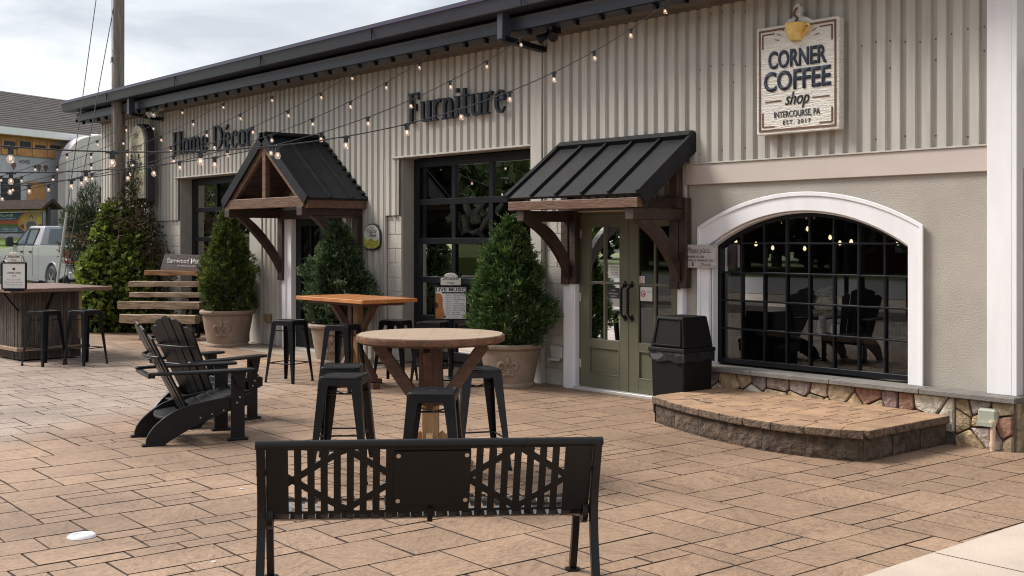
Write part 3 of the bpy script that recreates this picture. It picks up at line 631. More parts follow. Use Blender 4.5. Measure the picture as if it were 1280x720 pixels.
# recessed porch right of the corner
WB().box(-4.49, 3, 11.4, 11.6, -.02, 4.3).build('porch_wall', MATS['beige_end_wall'])
WB().box(-4.3, -2.4, 11.3, 11.39, 0, 2.1).build('porch_door', M_black)
cn = WB().beam((-4.42, 9.75, 3.05), (2, 9.75, 3.05), .14, .16).build('side_canopy', M_bwood)
WB().box(-4.48, 2.2, 9.6, 11.3, 3.14, 3.3).build('canopy_roof', M_roofm, cn); WB().box(-4.42, -4.27, 9.68, 9.82, 0, 2.98).build('post', M_bwood, cn)

# ---------------------------------------------------------- olive double door
gd = WB().box(-10.19, -9.985, 9.53, 9.7, 0, 2.1).build('door_casing', M_trim, bevel=.006)
WB().box(-10.165, -10.01, 9.515, 9.53, 0, 2.1).build('casing_bead', M_trim, gd, bevel=.003)
WB().box(-8.40, -8.325, 9.53, 9.7, .0, 2.1).build('casing_side', M_trim, gd, bevel=.005)
WB().box(-9.985, -8.40, 9.54, 9.7, 2.075, 2.12).build('casing_head', M_band, gd, bevel=.004)
WB().box(-9.985, -8.40, 9.5, 9.75, .0, .035).build('threshold', flat('pale_aluminium', (.6, .58, .56), .4, metal=.3), gd, bevel=.004)
WB().box(-10.0, -9.965, 9.6, 9.68, .03, 2.08).build('door_stop', M_olive, gd); WB().box(-8.42, -8.395, 9.6, 9.68, .03, 2.08).build('door_stop', M_olive, gd); WB().box(-9.98, -8.4, 9.6, 9.68, 2.05, 2.08).build('door_stop', M_olive, gd)
def leaf(x0, x1, hand):
    y0, y1 = 9.60, 9.645; gx0, gx1, gz0, gz1 = x0+.145, x1-.145, .60, 1.90
    m = WB(); m.box(x0, gx0, y0, y1, .038, 2.048); m.box(gx1, x1, y0, y1, .038, 2.048); m.box(gx0, gx1, y0, y1, gz1, 2.048); m.box(gx0, gx1, y0, y1, .038, .19); m.box(gx0, gx1, y0, y1, .51, gz0)
    m.box(gx0, gx1, y0+.018, y1, .19, .51)
    d = m.build('door_leaf', M_olive, bevel=.003)
    for a, b, c, e in [(gx0, gx1, .495, .51), (gx0, gx1, .19, .205), (gx0, gx0+.015, .205, .495), (gx1-.015, gx1, .205, .495)]: WB().box(a, b, y0-.004, y0+.017, c, e).build('panel_mould', M_olive, d, bevel=.002)
    xm = (gx0+gx1)/2
    WB().box(xm-.014, xm+.014, y0+.002, y1-.005, gz0, gz1).build('muntin', M_olive, d, bevel=.003); WB().box(gx0, gx1, y0+.004, y1-.007, 1.24, 1.268).build('muntin', M_olive, d, bevel=.003)
    for a, b in ((gx0, xm), (xm, gx1)):
        for c, e in ((gz0, 1.25), (1.25, gz1)): WB().add([(a, y0+.025, c), (b, y0+.025, c), (b, y0+.025, e), (a, y0+.025, e)], [(0, 1, 2, 3)]).build('pane', M_glass, d)
    hx = x1-.045 if hand > 0 else x0+.05
    n = 60; pts = [(hx, 9.585-.055, .92+.28*i/n) for i in range(n+1)]
    h = WB(); h.tube([(hx+hand*-.0, 9.598, .865), (hx, 9.56, .885), (hx, 9.53, .915), (hx+.002, 9.527, 1.05), (hx, 9.53, 1.19), (hx, 9.56, 1.22), (hx, 9.598, 1.245)], .011, 8)
    for k in range(2):        # twist
        h.tube([(hx+.012*math.cos(i/n*26+k*PI), 9.528+.012*math.sin(i/n*26+k*PI), .925+.26*i/n) for i in range(n+1)], .007, 5)
    for zc in (1.245, .865):
        for dx, dz in ((0, .028), (.022, 0), (-.022, 0), (0, -.02)): h.tube([(hx+dx, 9.59, zc+dz), (hx+dx, 9.6, zc+dz)], .014, 8)
    h.build('pull_handle', M_black, d, smooth=True)
    for z in (.3, 1.08, 1.82):
        if hand > 0: WB().box(x0-.008, x0+.012, 9.588, 9.6, z-.05, z+.05).build('hinge', flat('hinge_cream', (.5, .47, .4), .5), d)
    return d
dl = leaf(-9.962, -9.185, 1); dr = leaf(-9.178, -8.402, -1)
WB().box(-9.82, -8.55, 9.70, 9.73, .98, 1.03).build('push_bar', flat('push_bar_grey', (.45, .46, .46), .4), dl)
def note(par, x0, x1, z0, z1, lines, bgm=M_paper, ink=M_ink, y=9.621):
    p = WB().box(x0, x1, y-.002, y, z0, z1).build('notice', bgm, par)
    org = Vector((0, 0, 0)); q = p
    while q is not None: org += q.location; q = q.parent
    for s, zz, hh, ww in lines: text('lettering', s, (x0+x1)/2-org.x, z0+(z1-z0)*zz-org.z, hh, y-.0035-org.y, ink, p, width=ww*(x1-x0), ext=0)
    return p
note(dl, -9.52, -9.335, 1.315, 1.465, [('STORE HOURS', .76, .02, .75), ('NEW HOURS', .58, .016, .6), ('10-6 Monday', .38, .014, .62), ('10-5 Sunday', .22, .014, .6)])
note(dl, -9.53, -9.345, 1.08, 1.205, [('HELLO', .7, .014, .3), ('VISIT THE VILLAGE', .4, .014, .8), ('SHOPS', .15, .014, .5)], M_ink, M_paper)
sm = note(dr, -9.05, -8.955, 1.255, 1.345, [('ATM', .06, .016, .5)])
ring = WB(); ring.tube([(-9.0+.022*math.cos(t/16*2*PI), 9.6195, 1.31+.022*math.sin(t/16*2*PI)) for t in range(17)], .004, 5, cap=False); ring.build('symbol', M_redink, sm)
ns_ = note(dr, -9.02, -8.84, 1.07, 1.225, [('NO PETS', .62, .014, .42)])
for c in bpy.data.objects:
    if c.parent is ns_: c.location.x += .045
ring = WB(); ring.tube([(-8.975+.032*math.cos(t/20*2*PI), 9.6195, 1.15+.032*math.sin(t/20*2*PI)) for t in range(21)], .005, 5, cap=False)
ring.tube([(-8.998, 9.6195, 1.127), (-8.952, 9.6195, 1.173)], .004, 5); ring.tube([(-8.99, 9.6195, 1.14), (-8.96, 9.6195, 1.15), (-8.955, 9.6195, 1.13)], .006, 5); ring.build('symbol', M_redink, ns_)

# ---------------------------------------------------------- black home decor door
hd = WB().box(-16.86, -16.57, 9.535, 9.7, .012, 2.16).build('door_casing', M_trim, bevel=.006)
WB().box(-16.84, -16.72, 9.515, 9.535, .012, 2.16).build('casing_bead', M_trim, hd, bevel=.003)
WB().box(-16.86, -14.95, 9.535, 9.7, 2.1, 2.235).build('casing_head', M_band, hd, bevel=.004); WB().box(-15.06, -14.96, 9.535, 9.7, .012, 2.1).build('casing_side', M_trim, hd, bevel=.004)
m = WB(); m.box(-16.57, -16.42, 9.62, 9.68, .012, 2.1); m.box(-15.85, -15.7, 9.62, 9.68, .012, 2.1); m.box(-15.18, -15.06, 9.62, 9.68, .012, 2.1); m.box(-16.42, -15.06, 9.622, 9.678, 1.97, 2.1); m.box(-16.42, -15.06, 9.622, 9.678, .012, .42)
dk = m.build('black_door', M_black, bevel=.003); dk['label'] = 'black glazed door under the gabled porch'
for x in (-16.12,): WB().box(x-.014, x+.014, 9.625, 9.67, .42, 1.97).build('muntin', M_black, dk)
for z in (.9, 1.45): WB().box(-16.42, -15.06, 9.627, 9.668, z-.014, z+.014).build('muntin', M_black, dk)
for a, b in ((-16.42, -15.85), (-15.7, -15.18)): WB().add([(a, 9.65, .42), (b, 9.65, .42), (b, 9.65, 1.97), (a, 9.65, 1.97)], [(0, 1, 2, 3)]).build('pane', M_glass, dk)
WB().box(-16.57, -15.06, 9.5, 9.7, .012, .04).build('threshold', MATS['pale_aluminium'], dk)

# ---------------------------------------------------------- gabled porch over the black door
XR, YF, ZR, ZE, XL, XRt = -15.70, 8.56, 3.31, 2.335, -16.98, -14.42
def slope(side, y0, y1, t0, t1, off0, off1):
    """slab on one roof slope, t = 0 ridge .. 1 eave, off = height above the slope line"""
    xe = XL if side < 0 else XRt; dx, dz = xe-XR, ZE-ZR; l = math.hypot(dx, dz); nx, nz = abs(dz)/l*side, abs(dx)/l
    P = lambda t, o: (XR+dx*t+nx*o, ZR+dz*t+nz*o)
    return [P(t0, off0), P(t1, off0), P(t1, off1), P(t0, off1)]
gp = WB().prism(slope(1, 0, 0, 0, 1, 0, .02), 'y', YF, 9.59).build('gabled_porch_roof', M_roofm); gp['label'] = 'dark metal gable roof on stained timber brackets over the black door'
WB().prism(slope(-1, 0, 0, 0, 1, 0, .02), 'y', YF, 9.59).build('roof_panel', M_roofm, gp)
for s in (1, -1):
    for y in (8.93, 9.3): WB().prism(slope(s, 0, 0, .01, .995, .02, .05), 'y', y-.01, y+.01).build('standing_seam', M_roofm, gp)
    WB().prism(slope(s, 0, 0, -.02, 1.0, -.10, .045), 'y', YF-.03, YF+.0).build('rake_trim', M_roofm, gp)
    WB().prism(slope(s, 0, 0, .02, .99, -.19, -.03), 'y', YF+.015, YF+.07).build('rafter', M_bwood2, gp)
    WB().prism(slope(s, 0, 0, .03, .99, -.13, -.02), 'y', 9.4, 9.5).build('rafter', M_bwood, gp)
    for k in range(7): WB().prism(slope(s, 0, 0, .04+k*.137, .17+k*.137, -.03, -.003), 'y', YF+.07, 9.58).build('ceiling_board', M_bwood, gp)
    for k in range(9): WB().prism(slope(s, 0, 0, .1+k*.1, .14+k*.1, .02, .05), 'y', 9.5, 9.575).build('flashing_step', M_black, gp)
    WB().box(*( (XRt-.1, XRt-.03) if s > 0 else (XL+.03, XL+.1)), YF+.02, 9.57, ZE-.13, ZE-.01).build('fascia_board', M_bwood2, gp, bevel=.004)
    xb = -14.62 if s > 0 else -16.83
    WB().box(xb-.075, xb+.075, YF-.02, 9.56, 2.10, 2.225).build('outlook_beam', M_bwood, gp, bevel=.006)
    WB().box(xb-.075, xb+.075, 9.47, 9.575, 1.10, 2.10).build('wall_post', M_bwood, gp, bevel=.006)
    pts = chaikin([(9.47, 1.22), (9.3, 1.52), (9.0, 1.86), (8.72, 2.1)], 2); q = chaikin([(8.90, 2.1), (9.12, 1.92), (9.4, 1.58), (9.47, 1.42)], 2)
    WB().prism(pts+q, 'x', xb-.055, xb+.055).build('curved_brace', M_bwood, gp, bevel=.004)
WB().box(XR-.1, XR+.1, YF-.03, 9.57, ZR+.0, ZR+.055).build('ridge_cap', M_roofm, gp, bevel=.01)
WB().box(-16.88, -14.52, YF-.005, YF+.10, 2.225, 2.375).build('tie_beam', M_bwood2, gp, bevel=.006)
WB().box(XR-.05, XR+.05, YF+.01, YF+.09, 2.375, 3.14).build('king_post', M_bwood2, gp, bevel=.005)
WB().box(-16.85, -14.55, 9.44, 9.56, 2.08, 2.22).build('wall_beam', M_bwood, gp, bevel=.005)
# ---------------------------------------------------------- shed canopy over the olive door
CX0, CX1, CY, CZE, CZT = -10.26, -8.19, 8.72, 2.215, 2.86
def cslab(x0, x1, o0, o1, t0=0, t1=1, y1=9.585):
    dy, dz = CY-y1, CZE-CZT; l = math.hypot(dy, dz); ny, nz = dz/l, -dy/l
    P = lambda t, o: (y1+dy*t+ny*o, CZT+dz*t+nz*o)
    return [P(t0, o0), P(t1, o0), P(t1, o1), P(t0, o1)], 'x', x0, x1
cp_ = WB().prism(*cslab(CX0, CX1, 0, .02)).build('shed_canopy_roof', M_roofm); cp_['label'] = 'dark standing seam shed canopy on timber brackets over the olive door'
for k in range(6): WB().prism(*cslab(CX0+.0+k*(CX1-CX0-.03)/5, CX0+.03+k*(CX1-CX0-.03)/5, .02, .055, .03)).build('standing_seam', M_roofm, cp_)
WB().prism(*cslab(CX1-.004, CX1+.022, -.13, .06)).build('rake_trim', M_roofm, cp_); WB().prism(*cslab(CX0-.02, CX0+.004, -.10, .06)).build('rake_trim', M_roofm, cp_)
WB().prism(*cslab(CX0, CX1, .02, .07, 0, .08)).build('head_flashing', M_roofm, cp_)
for k in range(14): WB().box(CX0+.1+k*.15, CX0+.14+k*.15, 9.54, 9.58, 2.86, 2.90).build('flashing_step', M_black, cp_)
for k in range(6): WB().prism(*cslab(CX0+.03, CX1-.03, -.03, -.003, .02+k*.16, .17+k*.16)).build('ceiling_board', M_bwood, cp_)
WB().prism(*cslab(CX1-.07, CX1-.006, -.13, -.03)).build('rafter', M_bwood2, cp_); WB().prism(*cslab(CX0+.006, CX0+.07, -.13, -.03)).build('rafter', M_bwood2, cp_)
WB().box(CX0+.02, CX1-.02, CY-.01, CY+.07, 2.085, 2.185).build('front_beam', M_bwood2, cp_, bevel=.005)
for s, xb in ((-1, -10.06), (1, -8.355)):
    WB().box(xb-.115, xb+.005, 9.475, 9.575, 1.225, 2.66).build('wall_post', M_bwood, cp_, bevel=.006)
    WB().box(xb+.008, xb+.115, 9.49, 9.575, 1.235, 2.2).build('wall_post', M_bwood, cp_, bevel=.006)
    WB().box(xb-.06, xb+.06, CY+.02, 9.56, 1.96, 2.083).build('outlook_beam', M_bwood, cp_, bevel=.006)
    pts = chaikin([(9.475, 1.30), (9.36, 1.52), (9.12, 1.78), (8.82, 1.96)], 2); q = chaikin([(9.02, 1.96), (9.22, 1.86), (9.42, 1.62), (9.475, 1.5)], 2)
    WB().prism(pts+q, 'x', xb-.05, xb+.05).build('curved_brace', M_bwood, cp_, bevel=.004)
    for z in (1.35, 1.6, 2.05): WB().tube([(xb-.055, 9.47, z), (xb-.055, 9.476, z)], .012, 8).build('bolt', M_black, cp_)
WB().box(-8.42, -8.34, 8.9, 9.0, 2.083, 2.2).build('strut_block', M_bwood, cp_)
WB().box(CX0+.1, CX1-.1, 9.42, 9.55, 2.09, 2.2).build('wall_beam', M_bwood, cp_)

# ---------------------------------------------------------- small wall fittings
v = WB().box(-10.42, -10.22, 9.53, 9.6, .33, .48).build('dryer_vent', M_block, bevel=.01); WB().box(-10.40, -10.24, 9.47, 9.53, .31, .34).build('vent_flap', M_block, v)
v = WB().box(-4.93, -4.76, 9.36, 9.43, .215, .345).build('sage_vent', flat('sage_plastic', (.33, .34, .28), .5), bevel=.02)
WB().box(-4.915, -4.775, 9.325, 9.36, .2, .235).build('vent_flap', MATS['sage_plastic'], v)
v = WB().tube([(-4.79, 9.36, -.01), (-4.79, 9.36, .245)], .022, 14).build('drain_pipe', flat('cream_pvc', (.62, .46, .33), .4), smooth=True)
for z in (.05, .23): WB().tube([(-4.79, 9.36, z-.02), (-4.79, 9.36, z+.02)], .028, 14).build('pipe_collar', MATS['cream_pvc'], v, smooth=True)
WB().box(-17.4, -17.22, 9.49, 9.55, .4, .53).build('outlet_box', flat('bronze_box', (.2, .14, .08), .5), bevel=.01)
WB().tube([(-13.75, 9.3, 0), (-13.75, 9.3, .24)], .05, 14).build('vent_stub', MATS['cream_pvc'], smooth=True)
# ============================================================ INTERIOR THINGS seen through the glass
M_iwood = mat('interior_table_wood', (.2, .11, .06), .5, var=.2)
M_navych = flat('navy_chair', (.03, .04, .07), .5)
M_lampglow = flat('amber_lamp_glow', (1, .75, .45), .5, emit=1.1)
M_cer = flat('white_ceramic', (.8, .78, .75), .3)
t = empty('cafe_table', (-7.0, 10.4, .015), 0, 'long brown cafe table seen inside behind the arched window', 'table')
MB().box(-.75, .75, -.35, .35, .72, .76).build('tabletop', M_iwood, t, bevel=.006)
for s in (-1, 1):
    MB().beam((s*.5-.3, 0, .02), (s*.5+.25, 0, .72), .07, .07).beam((s*.5+.3, 0, .02), (s*.5-.25, 0, .72), .068, .068).build('cross_leg', M_black, t)
def cafe_chair(x, y, rz, lab):
    c = empty('cafe_chair', (x, y, .015), rz, lab, 'chair', 'navy chairs in the cafe')
    MB().box(-.22, .22, -.22, .22, .43, .47).build('seat', M_navych, c, bevel=.01)
    for a in (-1, 1):
        for b in (-1, 1): MB().box(a*.19-.02, a*.19+.02, b*.19-.02, b*.19+.02, 0, .43).build('leg', M_navych, c)
    for k in range(5): MB().box(-.19+k*.085, -.145+k*.085, .18, .21, .47, .98).build('back_slat', M_navych, c)
    MB().box(-.22, .22, .175, .215, .98, 1.06).build('top_rail', M_navych, c)
    return c
cafe_chair(-7.6, 11.0, R(0), 'navy slatted chair left inside the arched window')
cafe_chair(-6.7, 11.05, R(5), 'navy slatted chair in front of the cafe table, nearer the middle of the window')
cafe_chair(-5.85, 10.5, R(-80), 'navy slatted chair at the right end of the cafe table')
v = empty('vase', (-7.03, 10.2, .775), 0, 'white vase of pale hydrangeas on the cafe table', 'vase')
MB().lathe([(0, 0), (.045, 0), (.06, .05), (.05, .14), (.035, .19), (.045, .21)], 16).build('vase_body', M_cer, v, smooth=True)
n = 500; d = unit(rng.normal(size=(n, 3))); ctr = np.array([(-.07, 0, .3), (.08, .0, .28), (.0, .02, .40), (.09, 0, .42)])[rng.integers(0, 4, n)]
leaf_mesh('petals', ctr+d*.06, d, .03, .03, rng.random(n), leaf_mat('hydrangea_petal', (.5, .55, .3), (.8, .8, .66)), v)
tag(MB().box(-.05, .05, -.01, .01, 0, .12).build('menu_card', M_paper, None, loc=(-6.88, 10.2, .776)), 'small white card beside the vase', 'card')
for i, (x, y, z, lb) in enumerate([(-9.26, 11.6, 1.73, 'behind the left edge of the arched window, upper of two'), (-8.95, 11.6, 1.70, 'second from the left behind the arched window'), (-8.70, 11.6, 1.655, 'lowest in the left half of the arched window'), (-8.24, 11.6, 1.65, 'lowest near the middle of the arched window'), (-8.2, 11.6, 1.88, 'high in the middle of the arched window'), (-7.89, 11.6, 1.78, 'just right of the arched window middle'), (-7.76, 11.6, 1.715, 'left one of the close pair right of the middle'), (-7.61, 11.6, 1.73, 'right one of the close pair right of the middle'), (-8.48, 11.6, 1.98, 'topmost, near the crown of the arch'), (-7.02, 11.6, 1.72, 'rightmost, behind the arched window end'), (-9.37, 11.6, 1.17, 'lowest, by the left frame of the arched window'), (-11.38, 11.6, 1.82, 'behind the left leaf of the olive door'), (-10.71, 11.6, 1.86, 'highest behind the right leaf of the olive door'), (-10.38, 11.6, 1.73, 'lower behind the right leaf of the olive door'), (-13.96, 11.6, 2.25, 'tallest amber one behind the sectional window'), (-14.2, 11.6, 1.95, 'lowest amber one behind the sectional window'), (-14.0, 11.6, 2.10, 'middle amber one behind the sectional window')]):
    p = empty('pendant_lamp', (x, y, z), 0, 'small warm pendant lamp '+lb, 'lamp', 'warm pendant lamps inside the shop')
    MB().lathe([(0, -.03), (.017, -.018), (.02, 0), (.01, .025), (0, .03)], 12).build('bulb', M_lampglow, p, smooth=True)
    MB().tube([(0, 0, .04), (0, 0, 3.1-z)], .004, 5).build('cord', M_black, p)
# white driftwood piece and a dark cabinet in the sectional window
dw = MB()
random.seed(3)
for k in range(26):
    a = Vector((random.uniform(-.42, .42), random.uniform(-.12, .12), random.uniform(0, .3))); b = a+Vector((random.uniform(-.25, .25), random.uniform(-.1, .1), random.uniform(-.1, .3)))
    mid = (a+b)/2+Vector((0, 0, random.uniform(-.06, .1))); dw.tube([a, mid, b], [.04, .055, .02], 8)
tag(dw.build('driftwood_sculpture', mat('bleached_driftwood', (.62, .57, .5), .8, var=.12), None, smooth=True, loc=(-12.95, 10.35, 1.82)), 'bleached driftwood sculpture on a shelf behind the furniture window', 'sculpture')
s = empty('display_shelf', (-12.9, 10.35, .015), 0, 'dark display shelf behind the furniture window', 'shelf'); MB().box(-.55, .55, -.2, .2, 1.74, 1.78).build('shelf_board', M_black, s)
for a in (-.53, .5): MB().box(a, a+.03, -.2, .2, 0, 1.74).build('side_panel', M_black, s)
h = empty('hours_board', (-12.75, 9.86, 1.3), 0, 'narrow grey hours board hung inside the furniture window', 'sign')
MB().box(-.12, .12, 0, .01, -.12, .38).build('panel', flat('board_grey', (.045, .047, .045), .6), h); text('lettering', 'HOURS', 0, .3, .045, -.002, flat('chalk', (.5, .5, .45), .8), h, width=.19, ext=0)
for k in range(7): text('lettering', '10:00 - 5:00', 0, .235-k*.047, .02, -.002, MATS['chalk'], h, width=.19, ext=0)

# ============================================================ SIGNS
s = empty('shop_lettering', (-12.25, 9.5, 3.36), 0, 'large dark navy serif letters reading Furniture on the corrugated wall', 'sign', 'wall lettering')
serif_word(s, 'Furniture', -1.05, 1.06, 0, .42, -.005, .03, M_navy)
s = empty('shop_lettering', (-19.35, 9.5, 3.34), 0, 'dark navy serif letters reading Home Décor above the left window', 'sign', 'wall lettering')
serif_word(s, 'Home Décor', -1.55, 1.55, 0, .43, -.005, .03, M_navy)

# coffee sign
s = empty('coffee_shop_sign', (-6.805, 9.5, 2.79), 0, 'cream carved coffee shop sign with a golden cup on the corrugated wall', 'sign')
Wd, Hs = .95, 1.06
def rnd_rect(x0, x1, z0, z1, r, n=5):
    p = []
    for cx, cz, a0 in ((x1-r, z1-r, 0), (x0+r, z1-r, 90), (x0+r, z0+r, 180), (x1-r, z0+r, 270)):
        for k in range(n+1): a = R(a0+90*k/n); p.append((cx+r*math.cos(a), cz+r*math.sin(a)))
    return p
MB().prism(rnd_rect(-Wd/2, Wd/2, 0, Hs, .02), 'y', -.05, .03).build('signboard', M_wgrain, s, bevel=.008, seg=2)
# halo board behind the cup, with the steam
halo = [(-.15, .93), (-.145, 1.06), (-.10, 1.10), (-.03, 1.115), (-.045, 1.17), (-.03, 1.225), (.0, 1.245), (.04, 1.235), (.05, 1.18), (.04, 1.12), (.11, 1.10), (.185, 1.06), (.17, .98), (.08, .90)]
MB().prism(chaikin(halo+[halo[0]], 2), 'y', -.056, .0).build('cup_backing', M_wgrain, s, bevel=.006)
def rect_line(x0, x1, z0, z1, t, y, nm='border_line', m=None):
    b = MB(); b.box(x0, x1, y, y+.008, z0, z0+t); b.box(x0, x1, y, y+.008, z1-t, z1); b.box(x0, x0+t, y, y+.008, z0+t, z1-t); b.box(x1-t, x1, y, y+.008, z0+t, z1-t); return b.build(nm, m or M_brownline, s)
rect_line(-.445, .445, .03, 1.03, .017, -.058)
for a in (-1, 1):
    for b0 in (0, 1):
        zc = .075 if b0 == 0 else .985; sg = 1 if b0 == 0 else -1
        b = MB(); b.box(min(a*.40, a*.26), max(a*.40, a*.26), -.056, -.048, zc-.006, zc+.006); b.box(a*.40-.007, a*.40+.007, -.056, -.048, min(zc, zc+sg*.14), max(zc, zc+sg*.14)); b.build('corner_bracket', M_brownline, s)
MB().box(-.46, -.43+.26-.0, -.051, -.0495, 1.02, 1.021).build('border_gap', M_wgrain, s)
M_gold = mat('golden_glaze', (.62, .36, .06), .35, var=.18, vs=12, c2=(.78, .6, .25))
cupm = MB(); cupm.lathe([(0, .885), (.06, .885), (.075, .91), (.105, .98), (.115, 1.045), (.108, 1.05)], 20, (0, -.052)); o = cupm.build('coffee_cup', M_gold, s, smooth=True)
MB().lathe([(0, 1.042), (.106, 1.044)], 20, (0, -.052)).build('coffee', M_brownline, o)
MB().tube(chaikin([(.10, -.075, 1.02), (.165, -.08, 1.03), (.165, -.08, .97), (.085, -.075, .93)], 2), .014, 8).build('handle', M_gold, o, smooth=True)
MB().tube(chaikin([(.0, -.07, 1.07), (.03, -.072, 1.10), (-.02, -.072, 1.13), (-.01, -.072, 1.17), (.02, -.072, 1.20)], 2), [.006]+[.011]*15+[.009]+[.006]*3 if False else .010, 6).build('steam', M_brownline, s, smooth=True)
for k in range(10):
    a = R(15+k*16.6); 
    if 60 < math.degrees(a) < 120: continue
    MB().beam((.21*math.cos(a), -.053, .90+.16*math.sin(a)-.03), (.27*math.cos(a), -.053, .90+.21*math.sin(a)-.03), .006, .006).build('ray', M_brownline, s)
text('lettering', 'CORNER', 0, .645, .165, -.06, M_navyink, s, width=.67, ext=.012, off=.022)
text('lettering', 'COFFEE', 0, .425, .185, -.06, M_navyink, s, width=.77, ext=.012, off=.022)
text('lettering', 'shop', 0, .275, .125, -.058, M_ink, s, width=.28, ext=.008, off=.004, shear=.35)
for a in (-1, 1): MB().box(min(a*.18, a*.37), max(a*.18, a*.37), -.056, -.048, .315, .326).build('divider', M_brownline, s)
text('lettering', 'INTERCOURSE, PA', 0, .155, .062, -.056, M_ink, s, width=.53, ext=.004)
text('lettering', 'EST. 2017', 0, .085, .04, -.056, M_ink, s, width=.32, ext=.004, spacing=1.2)

# please-place sign
s = empty('request_sign', (-8.08, 9.53, 1.58), 0, 'small white washed wooden sign beginning Please place beside the arched window', 'sign')
MB().box(-.22, .22, -.012, .03, -.125, .12).build('signboard', mat('white_wash_board', (.5, .46, .45), .7, var=.08, vs=9), s, bevel=.004)
text('lettering', 'Please place...', -.0, .035, .055, -.0135, M_ink, s, width=.34, ext=0, shear=.45)
text('lettering', '-DINNER IN BIN', -.19, -.02, .024, -.0135, M_ink, s, width=.25, ext=0, off=.01, align='LEFT'); text('lettering', '-TRASH IN GARBAGE CAN', -.19, -.055, .022, -.0135, M_ink, s, width=.375, ext=0, off=.01, align='LEFT')
text('lettering', '...Thanks!', .07, -.105, .032, -.0135, M_ink, s, width=.17, ext=0, shear=.45)
MB().prism([(-.095, -.06), (-.08, -.06), (-.08, -.095), (-.072, -.095), (-.0875, -.112), (-.103, -.095), (-.095, -.095)], 'y', -.0145, -.012).build('arrow', M_ink, s)
for a in (-.2, .2):
    for b in (-.105, .1): MB().tube([(a, -.012, b), (a, -.016, b)], .006, 8).build('screw', M_black, s)

# small plaque with black rim, painted field at the foot
s = empty('wall_plaque', (-14.26, 9.545, 1.80), 0, 'small arched plaque with yellow painted foot and black rim beside the gabled porch', 'sign')
def plaque(wd, ht, y0, y1, nm, m, zb=None):
    h_ = wd/2; p = [(-h_*.55, -ht/2), (h_*.55, -ht/2), (h_*.75, -ht/2+.035), (h_, -ht/2+.04), (h_, ht*.18), (h_*.72, ht*.34), (h_*.45, ht*.46), (0, ht/2), (-h_*.45, ht*.46), (-h_*.72, ht*.34), (-h_, ht*.18), (-h_, -ht/2+.04), (-h_*.75, -ht/2+.035)]
    return MB().prism(chaikin(p+[p[0]], 1), 'y', y0, y1).build(nm, m, s, bevel=.003)
plaque(.43, .385, -.01, .03, 'rim', M_ink); plaque(.395, .35, -.02, .0, 'plaque_face', flat('plaque_cream', (.62, .6, .55), .5))
MB().prism([(-.12, -.165), (.12, -.165), (.19, -.13), (.19, -.04), (.1, -.07), (0, -.02), (-.09, -.06), (-.19, -.0), (-.19, -.13)], 'y', -.023, -.01).build('painted_field', mat('painted_yellow_field', (.62, .56, .05), .5, var=.2, vs=20, c2=(.16, .2, .03)), s)
text('lettering', 'The', -.0, .105, .035, -.021, M_ink, s, width=.08, ext=0, shear=.4); text('lettering', 'Tractor', 0, .05, .06, -.021, M_ink, s, width=.26, ext=0, shear=.4, off=.01); text('lettering', 'Place', .03, -.005, .05, -.024, M_ink, s, width=.18, ext=0, shear=.4, off=.01)

# tall cream sign box at the far corner
s = empty('projecting_sign', (-21.95, 9.25, 3.3), 0, 'tall cream sign with a rounded top near the far building corner', 'sign')
arch = [(-.33, -.75), (.36, -.75), (.36, .3)] + [(.015+.345*math.cos(R(a)), .3+.36*math.sin(R(a))) for a in range(15, 180, 15)] + [(-.33, .3)]
MB().prism(arch, 'y', -.02, .02).build('sign_face', mat('aged_cream_panel', (.62, .58, .42), .6, var=.1, vs=3), s)
MB().prism([(a*1.13+.04, b*1.06) for a, b in arch], 'y', .021, .16).build('sign_case', M_ink, s)
text('lettering', 'the', .0, .42, .12, -.022, M_ink, s, width=.2, ext=0, shear=.4); text('lettering', 'Home', .0, .18, .16, -.022, M_ink, s, width=.5, ext=0, shear=.4); text('lettering', 'Place', 0, -.16, .16, -.022, M_ink, s, width=.45, ext=0, shear=.4); text('lettering', 'etc.', .0, -.45, .14, -.022, M_ink, s, width=.3, ext=0, shear=.4)

# ============================================================ STONE PLATFORM
pf = empty('stone_platform', (-6.4, 8.9, 0), 0, 'low brown stone platform with a bowed front under the arched window', 'platform')
M_cap = mat('tan_cap_stone', (.40, .25, .15), .8, var=.14, vs=4, bump=.45, bs=60, c2=(.24, .15, .095), rnd=.12, world=True)
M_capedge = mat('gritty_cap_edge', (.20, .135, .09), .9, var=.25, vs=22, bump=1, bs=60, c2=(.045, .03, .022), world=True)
M_split = mat('split_face_block', (.125, .085, .058), .9, var=.24, vs=11, bump=1, bs=34, c2=(.028, .02, .016), rnd=.12, world=True)
class PB(MB):
    def build(s, name, m, parent=pf, **k):
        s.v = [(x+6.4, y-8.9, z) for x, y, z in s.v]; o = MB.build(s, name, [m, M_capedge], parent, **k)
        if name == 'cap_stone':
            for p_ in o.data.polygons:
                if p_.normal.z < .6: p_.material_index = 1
        return o
path = chaikin([(-7.66, 8.36), (-7.1, 8.12), (-6.4, 7.94), (-5.9, 7.89), (-5.48, 7.96), (-5.2, 8.10)], 3)
def resample(p, step):
    out = [p[0]]; acc = 0
    for a, b in zip(p[:-1], p[1:]):
        l = math.dist(a, b); t = step-acc
        while t < l: out.append((a[0]+(b[0]-a[0])*t/l, a[1]+(b[1]-a[1])*t/l)); t += step
        acc = (acc+l) % step if l+acc >= step else acc+l
    out.append(p[-1]); return out
def offset(p, d):
    o = []
    for i in range(len(p)):
        a = p[max(i-1, 0)]; b = p[min(i+1, len(p)-1)]; dx, dy = b[0]-a[0], b[1]-a[1]; n = math.hypot(dx, dy); o.append((p[i][0]-dy/n*d, p[i][1]+dx/n*d))
    return o
pr = resample(path, .30)
